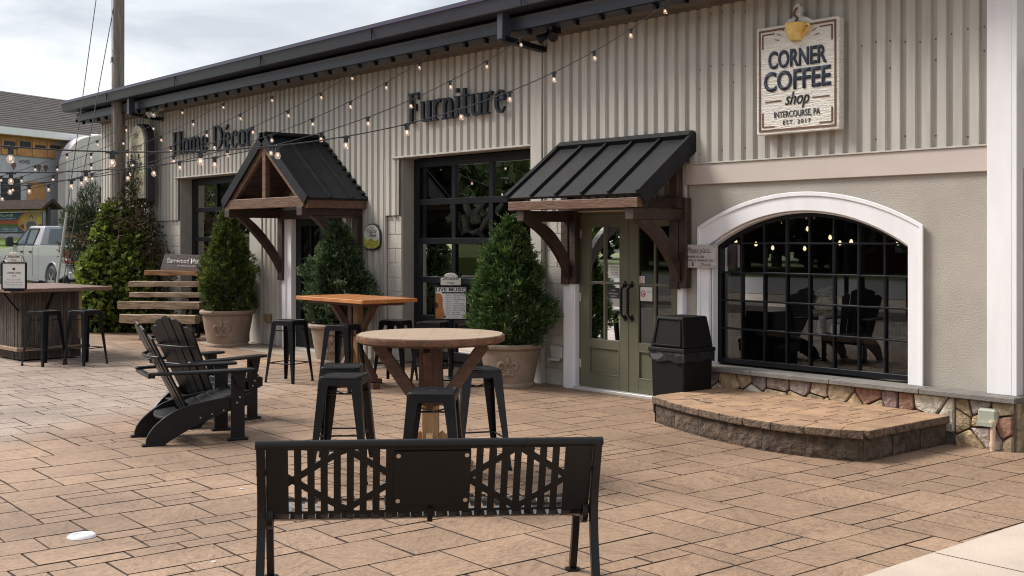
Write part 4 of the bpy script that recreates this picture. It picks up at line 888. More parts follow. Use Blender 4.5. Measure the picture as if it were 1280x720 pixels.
front_o = offset(pr, -.03); front_i = offset(pr, .26)
for k in range(len(pr)-1):
    q = [front_o[k], front_o[k+1], front_i[k+1], front_i[k]]; c = (sum(a for a, b in q)/4, sum(b for a, b in q)/4)
    if k == len(pr)-2: q[2] = (-5.46, 8.3)
    q = [(c[0]+(a-c[0])*.985, c[1]+(b-c[1])*.985) for a, b in q]; PB().prism(q, 'z', .185, .252+random.uniform(-.002, .002)).build('cap_stone', M_cap, bevel=.012, seg=2)
for y in np.arange(8.12, 9.3, .31): PB().box(-5.45, -5.165, y+.004, min(y+.305, 9.42), .185, .252).build('cap_stone', M_cap, bevel=.012, seg=2)
for y in np.arange(8.42, 9.4, .33): PB().box(-7.70, -7.44, y+.004, min(y+.325, 9.42), .185, .251).build('cap_stone', M_cap, bevel=.012, seg=2)
def fy(x):
    for a, b in zip(front_i[:-1], front_i[1:]):
        if a[0] <= x <= b[0]: return a[1]+(b[1]-a[1])*(x-a[0])/(b[0]-a[0]+1e-9)
    return 8.3
y = 9.42; row = 0
while y > 8.2:
    x = -7.43; h_ = .235
    while x < -5.48:
        wdt = random.choice([.22, .3, .36]); b = min(x+wdt, -5.465)
        lo = max(y-h_, max(fy(x), fy(b))+.006)
        if y-lo > .05 and b-x > .05: PB().box(x+.003, b-.003, lo, y-.005, .19, .250+random.uniform(-.002, .001)).build('top_stone', M_cap, bevel=.007)
        elif b-x > .05: pass
        x = b
    y -= h_; row += 1
PB().prism(offset(pr, .03)+[(-5.24, 9.42), (-7.63, 9.42)], 'z', -.01, .243).build('fill', M_split)
def split_block(a, b, z0, z1):
    """rough broken face between two ground points"""
    nx = 9; nz = 5; dx, dy = b[0]-a[0], b[1]-a[1]; l = math.hypot(dx, dy); ox, oy = dy/l, -dx/l; vs = []
    for j in range(nz+1):
        for i in range(nx+1):
            u, v_ = i/nx, j/nz; ed = 0 if i in (0, nx) or j in (0, nz) else 1
            d = -.015 + (.010+.012*noise.noise(Vector((a[0]*3+u*3.1, a[1]*5+v_*2, 7))) + random.uniform(-.006, .006))*ed
            vs.append((a[0]+dx*u+ox*d, a[1]+dy*u+oy*d, z0+(z1-z0)*v_))
    fs = [(j*(nx+1)+i, j*(nx+1)+i+1, (j+1)*(nx+1)+i+1, (j+1)*(nx+1)+i) for j in range(nz) for i in range(nx)]
    m = PB(); m.add(vs, fs); return m
fp = resample(path, .42)
for a, b in zip(fp[:-1], fp[1:]):
    if math.dist(a, b) > .08: l = math.dist(a, b); t = .004/l; split_block((a[0]+(b[0]-a[0])*t, a[1]+(b[1]-a[1])*t), (b[0]-(b[0]-a[0])*t, b[1]-(b[1]-a[1])*t), -.01, .183).build('face_block', M_split)
for y in (8.11, 8.53, 8.95): split_block((-5.195, y+.004), (-5.195, min(y+.416, 9.4)), -.01, .183).build('face_block', M_split)
for y in (9.4, 8.98, 8.56): split_block((-7.665, y), (-7.665, max(y-.41, 8.36)), -.01, .183).build('face_block', M_split)

# ============================================================ TRASH CAN
M_can = mat('black_rough_plastic', (.006, .0055, .0055), .6, spec=.2, var=.15, vs=20, bump=.3, bs=120)
tc_ = empty('trash_can', (-7.87, 9.0, 0), 0, 'black square litter bin with swing flap hood beside the stone platform', 'bin')
def taper(m, hx0, hy0, hx1, hy1, z0, z1, c0=(0, 0), c1=(0, 0)):
    vs = [(c0[0]+a*hx0, c0[1]+b*hy0, z0) for a, b in ((-1, -1), (1, -1), (1, 1), (-1, 1))] + [(c1[0]+a*hx1, c1[1]+b*hy1, z1) for a, b in ((-1, -1), (1, -1), (1, 1), (-1, 1))]
    return m.add(vs, [(3, 2, 1, 0), (4, 5, 6, 7), (0, 1, 5, 4), (1, 2, 6, 5), (2, 3, 7, 6), (3, 0, 4, 7)])
taper(MB(), .205, .205, .22, .22, 0, .63).build('body', M_can, tc_, bevel=.015, seg=2)
taper(MB(), .245, .245, .24, .24, .635, .675).build('lid_rim', M_can, tc_, bevel=.008)
taper(MB(), .225, .225, .175, .185, .675, .985).build('hood', M_can, tc_, bevel=.015, seg=2)
fl = MB(); fl.add([(-.17, -.222, .72), (.17, -.222, .72), (.14, -.192, .945), (-.14, -.192, .945)], [(0, 1, 2, 3)])
def quad_frame(P, y, t, nm, m, par):
    pass
f0 = MB(); A = [Vector(p) for p in [(-.18, -.226, .70), (.18, -.226, .70), (.148, -.190, .96), (-.148, -.190, .96)]]
for i in range(4): f0.beam(A[i], A[(i+1) % 4], .016, .018, up=(0, 1, 0))
f0.build('flap_frame', M_can, tc_, bevel=.003)
bagm = flat('bin_bag', (.012, .012, .013), .3)
random.seed(5)
bg_ = MB()
rim = []; n = 40
for k in range(n):
    u = k/n*4; sidx = int(u); f = u-sidx; q = [(-.228, -.228), (.228, -.228), (.228, .228), (-.228, .228)]; a, b = q[sidx], q[(sidx+1) % 4]; rim.append((a[0]+(b[0]-a[0])*f, a[1]+(b[1]-a[1])*f))
vs = []
for j, z in enumerate((.637, .61, .575)):
    for k, (a, b) in enumerate(rim): s_ = 1+[0, .03, .02][j]+random.uniform(-.01, .015); vs.append((a*s_, b*s_, z-(abs(math.sin(k*.55))*.03+random.uniform(0, .02) if j == 2 else random.uniform(0, .008)*j)))
bg_.add(vs, [(j*n+k, j*n+(k+1) % n, (j+1)*n+(k+1) % n, (j+1)*n+k) for j in range(2) for k in range(n)]); bg_.build('bag_edge', bagm, tc_)
MB().prism([(-.215, .605), (-.03, .612), (-.06, .575), (-.12, .548), (-.19, .555)], 'y', -.236, -.226).build('bag_flap', flat('bag_grey', (.08, .08, .09), .35), tc_)

# ============================================================ STOOLS
def make_stool(label):
    s = empty('bar_stool', (0, 0, 0), 0, label, 'stool', 'gunmetal bar stools on the patio')
    m = MB(); h = .155
    m.prism(rnd_rect(-h, h, -h, h, .035, 4), 'z', .742, .760); o = m.build('seat', M_stool, s, bevel=.006, seg=2)
    # raised rim and hand hole
    rp = rnd_rect(-h+.012, h-.012, -h+.012, h-.012, .03, 4); MB().tube([(a, b, .7605) for a, b in rp+[rp[0]]], .004, 6, cap=False).build('rim', M_stool, s, smooth=True)
    MB().prism(rnd_rect(-.035, .035, -.014, .014, .013, 4), 'z', .755, .7612).build('hand_hole', flat('hole_black', (.002, .002, .002), .9), s)
    for a, b in ((0, 1), (1, 2), (2, 3), (3, 0)): pass
    sk = MB()
    for k in range(4):
        sk.box(-h+.025, h-.025, -h, -h+.004, .70, .744, mtx=rotm(k*PI/2))
    sk.build('apron', M_stool, s)
    for k in range(4):
        # angle section: two wide tapering plates meeting at the outer corner
        T = rotm(k*PI/2); c0, c1 = h-.002, .215; w0, w1 = .072, .030; th = .006; vs = []
        for c, w_, z in ((c0, w0, .744), (c0+.004, w0, .69), (c1, w1, .0)):
            vs += [(c, c, z), (c-w_, c, z), (c-w_, c-th, z), (c-th, c-th, z), (c-th, c-w_, z), (c, c-w_, z)]
        vs = [T @ Vector(v) for v in vs]; fs = []
        for j in range(2):
            for i in range(6): fs.append((j*6+i, j*6+(i+1) % 6, (j+1)*6+(i+1) % 6, (j+1)*6+i))
        fs += [(0, 1, 2, 3), (0, 3, 4, 5), (12, 13, 14, 15), (12, 15, 16, 17)]
        lg_ = MB().add(vs, fs).build('leg', M_stool, s, bevel=.002)
        p = T @ Vector((c1-.012, c1-.012, 0)); MB().tube([(p.x, p.y, 0), (p.x, p.y, .02)], .018, 8).build('foot', M_black, lg_)
        z = .235; c = c1-(c1-c0)*z/.69-.012
        MB().tube([T @ Vector((c, c, z)), T @ Vector((-c, c, z))], .007, 8).build('footrest', M_stool, s, smooth=True)
    c = .155
    for sg in (1, -1): MB().tube([(c, c*sg, .64), (0, 0, .62), (-c, -c*sg, .64)], .006, 8).build('cross_brace', M_stool, s, smooth=True)
    return s
S0 = make_stool('x')
places = [(-6.19, 4.62, 47, 'nearest gunmetal stool, in front of the round table towards the bench'),
 (-7.33, 4.66, 44, 'gunmetal stool left of the round table, the nearer of the close pair'),
 (-7.89, 5.0, 50, 'gunmetal stool left of the round table, half hidden behind its pair'),
 (-7.04, 5.68, 66, 'gunmetal stool right of the round table post, towards the potted shrub'),
 (-12.80, 7.34, 24, 'gunmetal stool standing left of the orange square table'),
 (-11.69, 7.41, 28, 'gunmetal stool under the near edge of the orange square table'),
 (-11.95, 8.34, 30, 'gunmetal stool beyond the right end of the orange square table'),
 (-11.40, 8.50, 32, 'gunmetal stool standing by the live music sign'),
 (-16.71, 5.70, 22, 'left gunmetal stool at the rustic counter'),
 (-16.45, 6.18, 20, 'right gunmetal stool at the rustic counter')]
for i, (x, y, a, lab) in enumerate(places):
    if i == 0: S0.location = (x, y, 0); S0.rotation_euler = (0, 0, R(a)); S0['label'] = lab
    else: copy_tree(S0, (x, y, 0), R(a), lab)

# ============================================================ TABLES
M_tbl = mat('weathered_plank_top', (.37, .28, .205), .6, var=.12, vs=5, stretch=(1, 9, 1), bump=.2, bs=20, c2=(.24, .165, .11))
M_edge = mat('bark_stained_edge', (.2, .09, .045), .6, var=.25, vs=14, c2=(.06, .028, .018), bump=.4)
M_legw = mat('dark_stained_plank', (.12, .05, .03), .6, var=.2, vs=5, stretch=(4, 4, .6), bump=.3, bs=30, c2=(.05, .02, .014))
M_pine = mat('pine_post', (.42, .25, .12), .65, var=.15, vs=5, stretch=(6, 6, .5), bump=.25, bs=30, c2=(.25, .13, .06))
M_orng = mat('orange_stained_wood', (.50, .2, .055), .38, var=.12, vs=4, stretch=(1, 8, 4), bump=.12, bs=20, c2=(.3, .1, .028), coat=.25)
t = empty('round_table', (-7.05, 5.24, 0), R(49.4), 'round plank bar table on a braced timber post in front of the bench', 'table')
# planks of the top, clipped to the circle
r_ = .545
for k in range(6):
    x0, x1 = -r_+k*r_/3+.001, -r_+(k+1)*r_/3-.0003; x0 = max(x0, -r_+.01); x1 = min(x1, r_-.01); n = 6; a = [(x0+(x1-x0)*i/n) for i in range(n+1)]
    poly = [(x, -math.sqrt(r_*r_-x*x)) for x in a]+[(x, math.sqrt(r_*r_-x*x)) for x in a[::-1]]
    MB().prism(poly, 'z', 1.02, 1.05).build('plank', M_tbl, t)
MB().lathe([(r_-.03, 1.0), (r_+.006, 1.0), (r_+.012, 1.022), (r_+.008, 1.044), (r_-.002, 1.046)], 64).build('rim', M_edge, t, smooth=True)
MB().lathe([(0, .985), (r_-.02, .985), (r_-.02, 1.015), (0, 1.015)], 48).build('underside', M_legw, t)
MB().box(-.085, .085, -.06, .06, .52, .985).build('upper_post', M_legw, t, bevel=.004)
MB().box(-.06, .06, -.075, .075, .05, .52).build('post', M_pine, t, bevel=.006)
for k in range(4):
    T = rotm(k*PI/2)
    MB().beam(T @ Vector((.08, 0, .52)), T @ Vector((.40, 0, .97)), .05, .09).build('brace', M_legw if k % 2 else MATS['brown_stained_timber'], t, bevel=.004)
    MB().beam(T @ Vector((.0 if k % 2 else .05, 0, .03)), T @ Vector((.36, 0, .03)), .09, .06).build('foot', M_pine, t, bevel=.006)
    MB().beam(T @ Vector((.06, 0, .30)), T @ Vector((.3, 0, .06)), .05, .07).build('foot_brace', M_pine, t, bevel=.004)
t = empty('square_table', (-11.93, 7.74, 0), 0, 'orange stained rectangular bar table on an X braced timber base', 'table')
for k in range(4): MB().box(-.74, .74, -.385+k*.193, -.385+k*.193+.191, 1.02, 1.065).build('plank', M_orng, t, bevel=.004)
for a in (-.06, .06): MB().box(a-.045, a+.045, -.045, .045, .06, .98).build('post', M_pine if a > 0 else M_bwood2, t, bevel=.005)
MB().box(-.6, .6, -.3, .3, .985, 1.018).build('underframe', M_legw, t)
for sx, sy in ((1, 0), (-1, 0), (0, 1), (0, -1)):
    MB().beam((sx*.09, sy*.05, .62), (sx*.42, sy*.3, .99), .06, .08).build('brace', M_legw, t, bevel=.004)
    MB().beam((sx*.08, sy*.04, .45), (sx*.38, sy*.28, .06), .06, .08).build('foot_brace', M_legw, t, bevel=.004)
MB().box(-.46, .46, -.05, .05, 0, .065).build('foot', M_legw, t, bevel=.005); MB().box(-.05, .05, -.36, .36, 0, .06).build('foot', M_legw, t, bevel=.005)

# ============================================================ ADIRONDACK CHAIRS (local +X forward, +Y left)
def make_adirondack(label):
    s = empty('adirondack_chair', (0, 0, 0), 0, label, 'chair', 'black adirondack chairs on the patio')
    # side rail: curved rear foot rising to the front
    up = chaikin([(-.48, .0), (-.47, .09), (-.38, .20), (-.2, .31), (.05, .36), (.42, .405)], 2); lo = chaikin([(.45, .31), (.2, .25), (-.1, .13), (-.30, .02), (-.32, .0)], 2)
    for sy in (-1, 1):
        MB().prism(up+[(.45, .39)]+lo, 'y', sy*.27-.014, sy*.27+.014).build('side_rail', M_poly, s, bevel=.005)
        MB().box(-.51, -.31, sy*.27-.03, sy*.27+.03, 0, .02).build('foot_pad', M_poly, s, bevel=.006)
        lg_ = MB().box(.24, .36, sy*.298-.014, sy*.298+.014, .015, .60).build('front_leg', M_poly, s, bevel=.005)
        MB().box(.21, .39, sy*.298-.035, sy*.298+.035, 0, .022).build('foot_pad', M_poly, lg_, bevel=.006)
        for x, z in ((.29, .33), (.315, .375)): MB().tube([(x, sy*.313, z), (x, sy*.318, z)], .009, 8).build('bolt', M_chrome, lg_)
        MB().prism([(.23, .6), (.30, .46), (.335, .46), (.37, .6)], 'y', *sorted((sy*.313, sy*.345))).build('arm_bracket', M_poly, s, bevel=.004)
        # arm: broad board narrowing to the rear
        arm = [(.44, .36), (.45, .30), (.43, .235), (.1, .25), (-.30, .27), (-.44, .25), (-.47, .27), (-.46, .33), (-.2, .36), (.1, .385), (.36, .39)]
        MB().prism([(a, sy*b) for a, b in chaikin(arm+[arm[0]], 1)], 'z', .60, .624).build('arm', M_poly, s, bevel=.006)
    # seat slats follow a dish
    pr_ = [(.43, .405), (.33, .40), (.235, .375), (.14, .345), (.045, .315), (-.05, .29)]
    for k in range(5):
        (x0, z0), (x1, z1) = pr_[k], pr_[k+1]; c = Vector(((x0+x1)/2, 0, (z0+z1)/2+.012)); 
        vs = []; n = 8
        for j in range(n+1):
            y = -.255+.51*j/n; dz = -.018*(1-(2*j/n-1)**2)
            for (xx, zz) in ((x0-.004, z0), (x1+.006, z1)):
                for hh in (0, .02): vs.append((xx, y, zz+dz+hh))
        fs = []
        for j in range(n): a = j*4; b = a+4; fs += [(a, b, b+1, a+1), (a+2, a+3, b+3, b+2), (a, a+2, b+2, b), (a+1, b+1, b+3, a+3)]
        fs += [(0, 1, 3, 2), (n*4, n*4+2, n*4+3, n*4+1)]
        MB().add(vs, fs).build('seat_slat', M_poly, s, bevel=.004)
    # fanned back slats with a rounded crown
    d = Vector((-.40, 0, .80)).normalized(); o = Vector((-.09, 0, .225)); nb = Vector((d.z, 0, -d.x))
    hs = [.80, .885, .91, .885, .80]
    for k in range(5):
        yb = (k-2)*.092; yt = (k-2)*.122; hw0, hw1 = .043, .058; H_ = hs[k]
        top = [(-1, -.035 if k < 2 else (-.012 if k == 2 else 0.0)), (0, .0 if k != 2 else .012), (1, -.035 if k > 2 else (-.012 if k == 2 else 0.0))]
        pts = [(yb-hw0, 0), (yb+hw0, 0)] + [(yt+a*hw1, H_+b) for a, b in top[::-1]]
        off = .012*((k-2)/2)**2
        vs = [tuple(o + d*t_ + nb*(off) + Vector((0, y, 0))) for y, t_ in pts] + [tuple(o + d*t_ + nb*(off-.02) + Vector((0, y, 0))) for y, t_ in pts]; n = len(pts)
        MB().add(vs, [tuple(range(n)), tuple(range(2*n-1, n-1, -1))] + [(i, i+n, (i+1) % n+n, (i+1) % n) for i in range(n)]).build('back_slat', M_poly, s, bevel=.004)
    for t_, hw, hh in ((.60, .29, .028), (.42-.0, .30, .0)):
        if hh == 0: continue
        c = o + d*t_ - nb*.035; pts = chaikin([(-.0, -hw), (-.055, -hw*.6), (-.07, 0), (-.055, hw*.6), (0, hw)], 2); q = [(a-.03 if 0 else a-.028, b) for a, b in pts][::-1]
        MB().prism([(c.x+.035+a, b) for a, b in pts+q], 'z', c.z-.012, c.z+.014).build('back_brace', M_poly, s, bevel=.004)
    MB().prism(chaikin([(-.30, -.25), (-.36, 0), (-.30, .25)], 2)+[(-.13, .25), (-.13, -.25)], 'z', .285, .308).build('rear_seat_board', M_poly, s, bevel=.004, rot=(0, R(-8), 0), loc=(.03, 0, -.03))
    MB().box(-.46, -.40, -.29, .29, .575, .60).build('arm_support', M_poly, s, bevel=.004)
    for y in (-.28, .28):
        for x in (-.02, .08, .18): MB().tube([(x, y*1.005, .22+x*.25), (x, y*1.03, .22+x*.25)], .007, 8).build('bolt', M_chrome, s)
    return s
A0 = make_adirondack('black adirondack chair nearest the camera, seen from its side')
def place_by_foot(o, fx, fy, ang):      # front right leg (local .30, -.298) at fx, fy
    c, s = math.cos(ang), math.sin(ang); o.location = (fx-(.30*c+.298*s), fy-(.30*s-.298*c), 0); o.rotation_euler = (0, 0, ang)
place_by_foot(A0, -9.35, 4.85, R(77))
A1 = copy_tree(A0, (0, 0, 0), 0, 'black adirondack chair behind the other, its slatted back turned to the camera'); place_by_foot(A1, -10.34, 5.52, R(104))

# ============================================================ BENCH (local x along the bench, +y the way it faces)
bn = empty('park_bench', (-4.40, 3.27, 0), R(56.4), 'black perforated steel bench with a blank plaque, seen from behind', 'bench')
Lh = .765; bn.rotation_euler = (0, R(.5), R(56.4)); bn.location.z = .004
# back panel coordinates: u across, v up the slope; surface from (y=.0, z=.80) down to (y=.11, z=.50)
def bp(u, v, off=0):      # v 0 bottom .. 1 top
    y0, z0, y1, z1 = .125, .45, .005, .785; y = y0+(y1-y0)*v; z = z0+(z1-z0)*v; l = math.hypot(y1-y0, z1-z0)
    return (u, y-(z1-z0)/l*off*-1, z+(y1-y0)/l*off*-1)
def plate(poly, nm, par, t=.005):
    a = [bp(u, v, 0) for u, v in poly]; b = [bp(u, v, t) for u, v in poly]; n = len(poly)
    return a, b, [tuple(range(n)), tuple(range(2*n-1, n-1, -1))]+[(i, i+n, (i+1) % n+n, (i+1) % n) for i in range(n)]
panel = MB()
def addp(poly):
    a, b, f = plate(poly, '', None); panel.add(a+b, f)
slots = []; pitch = .0605; sw_ = .027
x = -Lh+.075
cols_ = [(-Lh+.115+i*pitch) for i in range(int((2*Lh-.2)/pitch)+1)]
cols_ = [c for c in cols_ if c < Lh-.09]
def bands(u):
    """v-intervals that stay solid at position u (lattice bands of the two diamonds)"""
    r = [(-.01, .035), (.955, 1.01)]
    for cx in (-.40, .41):
        d = abs(u-cx); half = .245
        if d < .30:
            k = d/half; hi = .97-.46*k; lo = .05+.46*k
            r += [(hi-.055, hi+.055), (lo-.055, lo+.055)]
    return r
edges = [-Lh]
for c in cols_: edges += [c-sw_/2, c+sw_/2]
edges.append(Lh)
for i in range(0, len(edges), 2): addp([(edges[i], 0), (edges[i+1], 0), (edges[i+1], 1), (edges[i], 1)])
for c in cols_:
    a, b = c-sw_/2, c+sw_/2
    if -.20 < c < .185: addp([(a, 0), (b, 0), (b, 1), (a, 1)]); continue
    A_, B_ = bands(a), bands(b)
    if len(A_) != len(B_): n_ = min(len(A_), len(B_)); A_, B_ = A_[:n_], B_[:n_]
    for (a0, a1), (b0, b1) in zip(A_, B_): addp([(a, max(0, a0)), (b, max(0, b0)), (b, min(1, b1)), (a, min(1, a1))])
panel.build('back_panel', M_bench, bn)
pl_ = MB(); q = [(-.175, .13), (.185, .13), (.185, .93), (-.175, .93)]; a = [bp(u, v, -.008) for u, v in q]; b = [bp(u, v, -.001) for u, v in q]; pl_.add(a+b, [(0, 1, 2, 3), (7, 6, 5, 4)]+[(i, i+4, (i+1) % 4+4, (i+1) % 4) for i in range(4)]); pq = pl_.build('plaque', M_bench, bn)
for u in (-.155, .165):
    for v_ in (.19, .87):
        c = bp(u, v_, -.012); d_ = bp(u, v_, -.002); MB().tube([c, d_], .011, 12).build('bolt', M_chrome, pq, smooth=True)
# fold and seat: strips with the same slots
sp = chaikin([(.125, .45), (.14, .42), (.19, .405), (.28, .43), (.45, .445), (.56, .44), (.585, .41)], 2)
seat = MB()
def seat_strip(u0, u1, p):
    n = len(p); vs = [(u0, y, z) for y, z in p]+[(u1, y, z) for y, z in p]+[(u0, y, z-.005) for y, z in p]+[(u1, y, z-.005) for y, z in p]
    fs = []
    for i in range(n-1): fs += [(i, i+1, n+i+1, n+i), (2*n+i, 3*n+i, 3*n+i+1, 2*n+i+1), (i, 2*n+i, 2*n+i+1, i+1), (n+i, n+i+1, 3*n+i+1, 3*n+i)]
    seat.add(vs, fs)
for i in range(0, len(edges), 2): seat_strip(edges[i], edges[i+1], sp)
for c in cols_:
    seat_strip(c-sw_/2, c+sw_/2, sp[5:8]); seat_strip(c-sw_/2, c+sw_/2, [p for p in sp if .33 < p[0] < .37] or sp[14:16]); seat_strip(c-sw_/2, c+sw_/2, sp[-4:])
seat.build('seat', M_bseat, bn)
MB().tube([(-Lh-.045, 0, .798), (Lh+.045, 0, .798)], .021, 12).build('top_rail', M_bench, bn, smooth=True)
for sx in (-1, 1):
    x = sx*(Lh+.022)
    def flatbar(pts, wd, th, nm, par=bn):
        m = MB(); pts = chaikin(pts, 2); n = len(pts); vs = []
        for i, (y, z) in enumerate(pts):
            q = pts[max(i-1, 0)]; r2 = pts[min(i+1, n-1)]; dy, dz = r2[0]-q[0], r2[1]-q[1]; l = math.hypot(dy, dz); ny, nz = -dz/l*wd/2, dy/l*wd/2
            vs += [(x-th/2, y+ny, z+nz), (x+th/2, y+ny, z+nz), (x+th/2, y-ny, z-nz), (x-th/2, y-ny, z-nz)]
        fs = [(0, 1, 2, 3), (4*n-1, 4*n-2, 4*n-3, 4*n-4)]
        for i in range(n-1):
            for k in range(4): fs.append((i*4+k, i*4+(k+1) % 4, (i+1)*4+(k+1) % 4, (i+1)*4+k))
        return m.add(vs, fs).build(nm, M_bench, par, bevel=.003)
    flatbar([(0, .80), (.05, .66), (.10, .5), (.09, .35), (.03, .15), (-.03, .0)], .045, .038, 'rear_leg')
    flatbar([(.55, .60), (.57, .52), (.55, .42), (.58, .25), (.66, .02)], .045, .036, 'front_leg')
    flatbar([(.05, .66), (.2, .645), (.4, .64), (.52, .635), (.56, .60)], .03, .045, 'arm')
    flatbar([(.1, .45), (.3, .41), (.55, .42)], .04, .03, 'seat_support')
    MB().tube([(x-sx*.05, .16, .435), (x-sx*.025, .16, .435)], .06, 20).build('joint_plate', M_bench, bn, smooth=True)
    for y in (-.03, .66): MB().tube([(x, y, 0), (x, y, .012)], .042, 14).build('foot_plate', M_bench, bn, smooth=True)
MB().prism([(.10, .47), (.13, .40), (.16, .395), (.2, .41), (.2, .43)], 'x', -.012, .012).build('centre_rib', M_bench, bn)
MB().beam((-Lh, .3, .405), (Lh, .3, .405), .03, .03).build('seat_rail', M_bench, bn)

# ============================================================ PLANTERS AND SHRUBS
def planter(x, y, sc_, rz, label):
    s = empty('planter', (x, y, 0), rz, label, 'planter', 'tan clay planters with a fleur de lis')
    H_ = .52*sc_; r0, r1 = .285*sc_, .365*sc_
    prof = [(0, 0), (r0+.012, 0), (r0+.018, .02), (r0+.012, .045), (r0, .06), (r0+(r1-r0)*.5, H_*.5), (r1-.012, H_*.84), (r1-.018, H_*.86), (r1+.012, H_*.885), (r1+.03, H_*.91), (r1+.034, H_*.96), (r1+.02, H_), (r1-.015, H_), (r1-.03, H_*.97), (r1-.04, H_*.9)]
    b_ = MB().lathe(prof, 48).build('pot', M_plant, s, smooth=True)
    MB().lathe([(0, H_*.915), (r1-.036, H_*.90)], 32).build('soil', M_soil, s)
    # relief flower, wrapped on the wall of the pot, facing -Y
    def rel(pts, rr):
        out_ = []
        for a, z in pts:
            z = z*sc_; rad = r0+(r1-r0)*(z/H_) + .004; th = -PI/2 + a*sc_/rad; out_.append((rad*math.cos(th), rad*math.sin(th), z))
        return MB().tube(out_, rr, 8).build('relief', M_plant, b_, smooth=True)
    c3 = chaikin
    def taperlist(n, a, b): return [a+(b-a)*math.sin(PI*i/(n-1)) for i in range(n)]
    p = c3([(0, .40), (.018, .35), (0, .27), (-.018, .35), (0, .40)], 2); rel(p, .011)
    p = c3([(0, .38), (0, .28)], 2); rel(p, taperlist(len(p), .010, .034))
    for sg in (-1, 1):
        p = c3([(sg*.012, .25), (sg*.05, .31), (sg*.095, .31), (sg*.115, .26), (sg*.085, .235), (sg*.075, .26)], 2); rel(p, taperlist(len(p), .012, .024))
        p = c3([(sg*.01, .22), (sg*.03, .17), (sg*.065, .165), (sg*.065, .195)], 2); rel(p, taperlist(len(p), .010, .020))
    p = c3([(-.045, .235), (.045, .235)], 1); rel(p, .013); p = c3([(0, .23), (0, .14)], 2); rel(p, taperlist(len(p), .008, .024))
    return s
def cypress(x, y, z, H_, Rm, label, mt, n=5200, prof=None, lump=.16, seed=1, leafL=.05, brown_top=0, curl=0.35, fuzz=.0):
    global rng
    rng = np.random.default_rng(seed)
    s = empty('potted_shrub', (x, y, z), 0, label, 'shrub', 'potted evergreen shrubs by the wall')
    MB().tube([(0, 0, -.08), (.01, 0, H_*.3), (0, .01, H_*.85)], [.03, .022, .006], 8).build('trunk', M_pole, s)
    prof = prof or [(0, .62), (.06, .86), (.2, 1.0), (.4, .93), (.6, .72), (.8, .42), (.93, .16), (1, .02)]
    ph, pv = zip(*prof)
    u = rng.random(n)**.85; w_ = np.interp(u, ph, pv); keep = rng.random(n) < (.25+.75*w_); u, w_ = u[keep], w_[keep]; n = len(u)
    th = rng.random(n)*2*PI
    nz = np.array([noise.noise(Vector((math.cos(a)*2.1+seed, math.sin(a)*2.1, b*6))) for a, b in zip(th, u)]); nz2 = np.array([noise.noise(Vector((math.cos(a)*5+seed, math.sin(a)*5, b*14))) for a, b in zip(th, u)])
    Rr = Rm*w_*(1+lump*1.6*nz+lump*.9*nz2); rad = Rr*(1-.42*rng.random(n)**1.9)
    C = np.stack([rad*np.cos(th), rad*np.sin(th), u*H_+rng.normal(0, .015, n)], 1)
    outd = unit(np.stack([np.cos(th), np.sin(th), .55+.8*u+curl*rng.normal(size=n)], 1)+rng.normal(0, .28, (n, 3)))
    k = 9; P = []; D = []; T_ = []
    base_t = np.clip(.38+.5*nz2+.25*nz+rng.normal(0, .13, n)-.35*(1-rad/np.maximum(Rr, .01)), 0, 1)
    side = unit(np.cross(outd, rng.normal(size=(n, 3))))
    for i in range(k):        # a fan shaped spray
        f = (i//2)/4.; sg = (i % 2)*2-1 if i else 0
        P.append(C+outd*leafL*1.3*f*.9); D.append(outd+side*sg*.75+rng.normal(0, .12, (n, 3))); T_.append(np.clip(base_t+.22*f+rng.normal(0, .06, n), 0, 1))
    P = np.concatenate(P); D = unit(np.concatenate(D)); T_ = np.concatenate(T_)
    ns2 = 110; us = rng.uniform(.05, .97, ns2); as_ = rng.random(ns2)*2*PI; P2 = []; D2 = []
    for u2, a2 in zip(us, as_):
        w2 = float(np.interp(u2, ph, pv))*Rm*.92; d2 = np.array([math.cos(a2), math.sin(a2), rng.uniform(.4, 1.6)]); d2 /= np.linalg.norm(d2); ln = rng.uniform(.05, .2)
        for q in range(16):
            f = q/15; P2.append([w2*math.cos(a2)+d2[0]*ln*f, w2*math.sin(a2)+d2[1]*ln*f, u2*H_+d2[2]*ln*f]); D2.append(d2+rng.normal(0, .45, 3))
    P = np.concatenate([P, np.array(P2)]); D = unit(np.concatenate([D, np.array(D2)])); T_ = np.concatenate([T_, rng.uniform(.5, .95, len(P2))])
    leaf_mesh('foliage', P, D, leafL*rng.uniform(.7, 1.3, len(P)), leafL*.26, T_, mt, s)
    if brown_top:
        m2 = rng.random(700); a = rng.random(700)*2*PI; rr = .13*(1-m2*.6)*rng.random(700); Pp = np.stack([rr*np.cos(a), rr*np.sin(a), H_*(.86+.17*m2)], 1)
        leaf_mesh('dry_tip', Pp, unit(np.stack([np.cos(a)*.5, np.sin(a)*.5, np.ones(700)], 1)+rng.normal(0, .3, (700, 3))), .05, .014, rng.random(700), leaf_mat('dry_tip_leaf', (.2, .09, .03), (.5, .27, .09)), s)
    return s
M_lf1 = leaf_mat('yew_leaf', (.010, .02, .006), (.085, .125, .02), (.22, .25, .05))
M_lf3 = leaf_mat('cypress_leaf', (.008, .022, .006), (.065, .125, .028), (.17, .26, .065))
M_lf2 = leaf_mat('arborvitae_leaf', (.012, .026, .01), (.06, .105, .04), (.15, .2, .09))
planter(-10.68, 9.12, 1.0, R(45), 'tan planter under the shrub next to the olive door, nearest of three')
cypress(-10.68, 9.12, .46, 1.52, .405, 'broad cone shaped green shrub in the planter next to the olive door', M_lf3, n=6000, seed=11, leafL=.052, lump=.34, prof=[(0, .6), (.06, .9), (.2, 1.03), (.4, .98), (.58, .82), (.72, .58), (.84, .36), (.93, .2), (1, .06)])
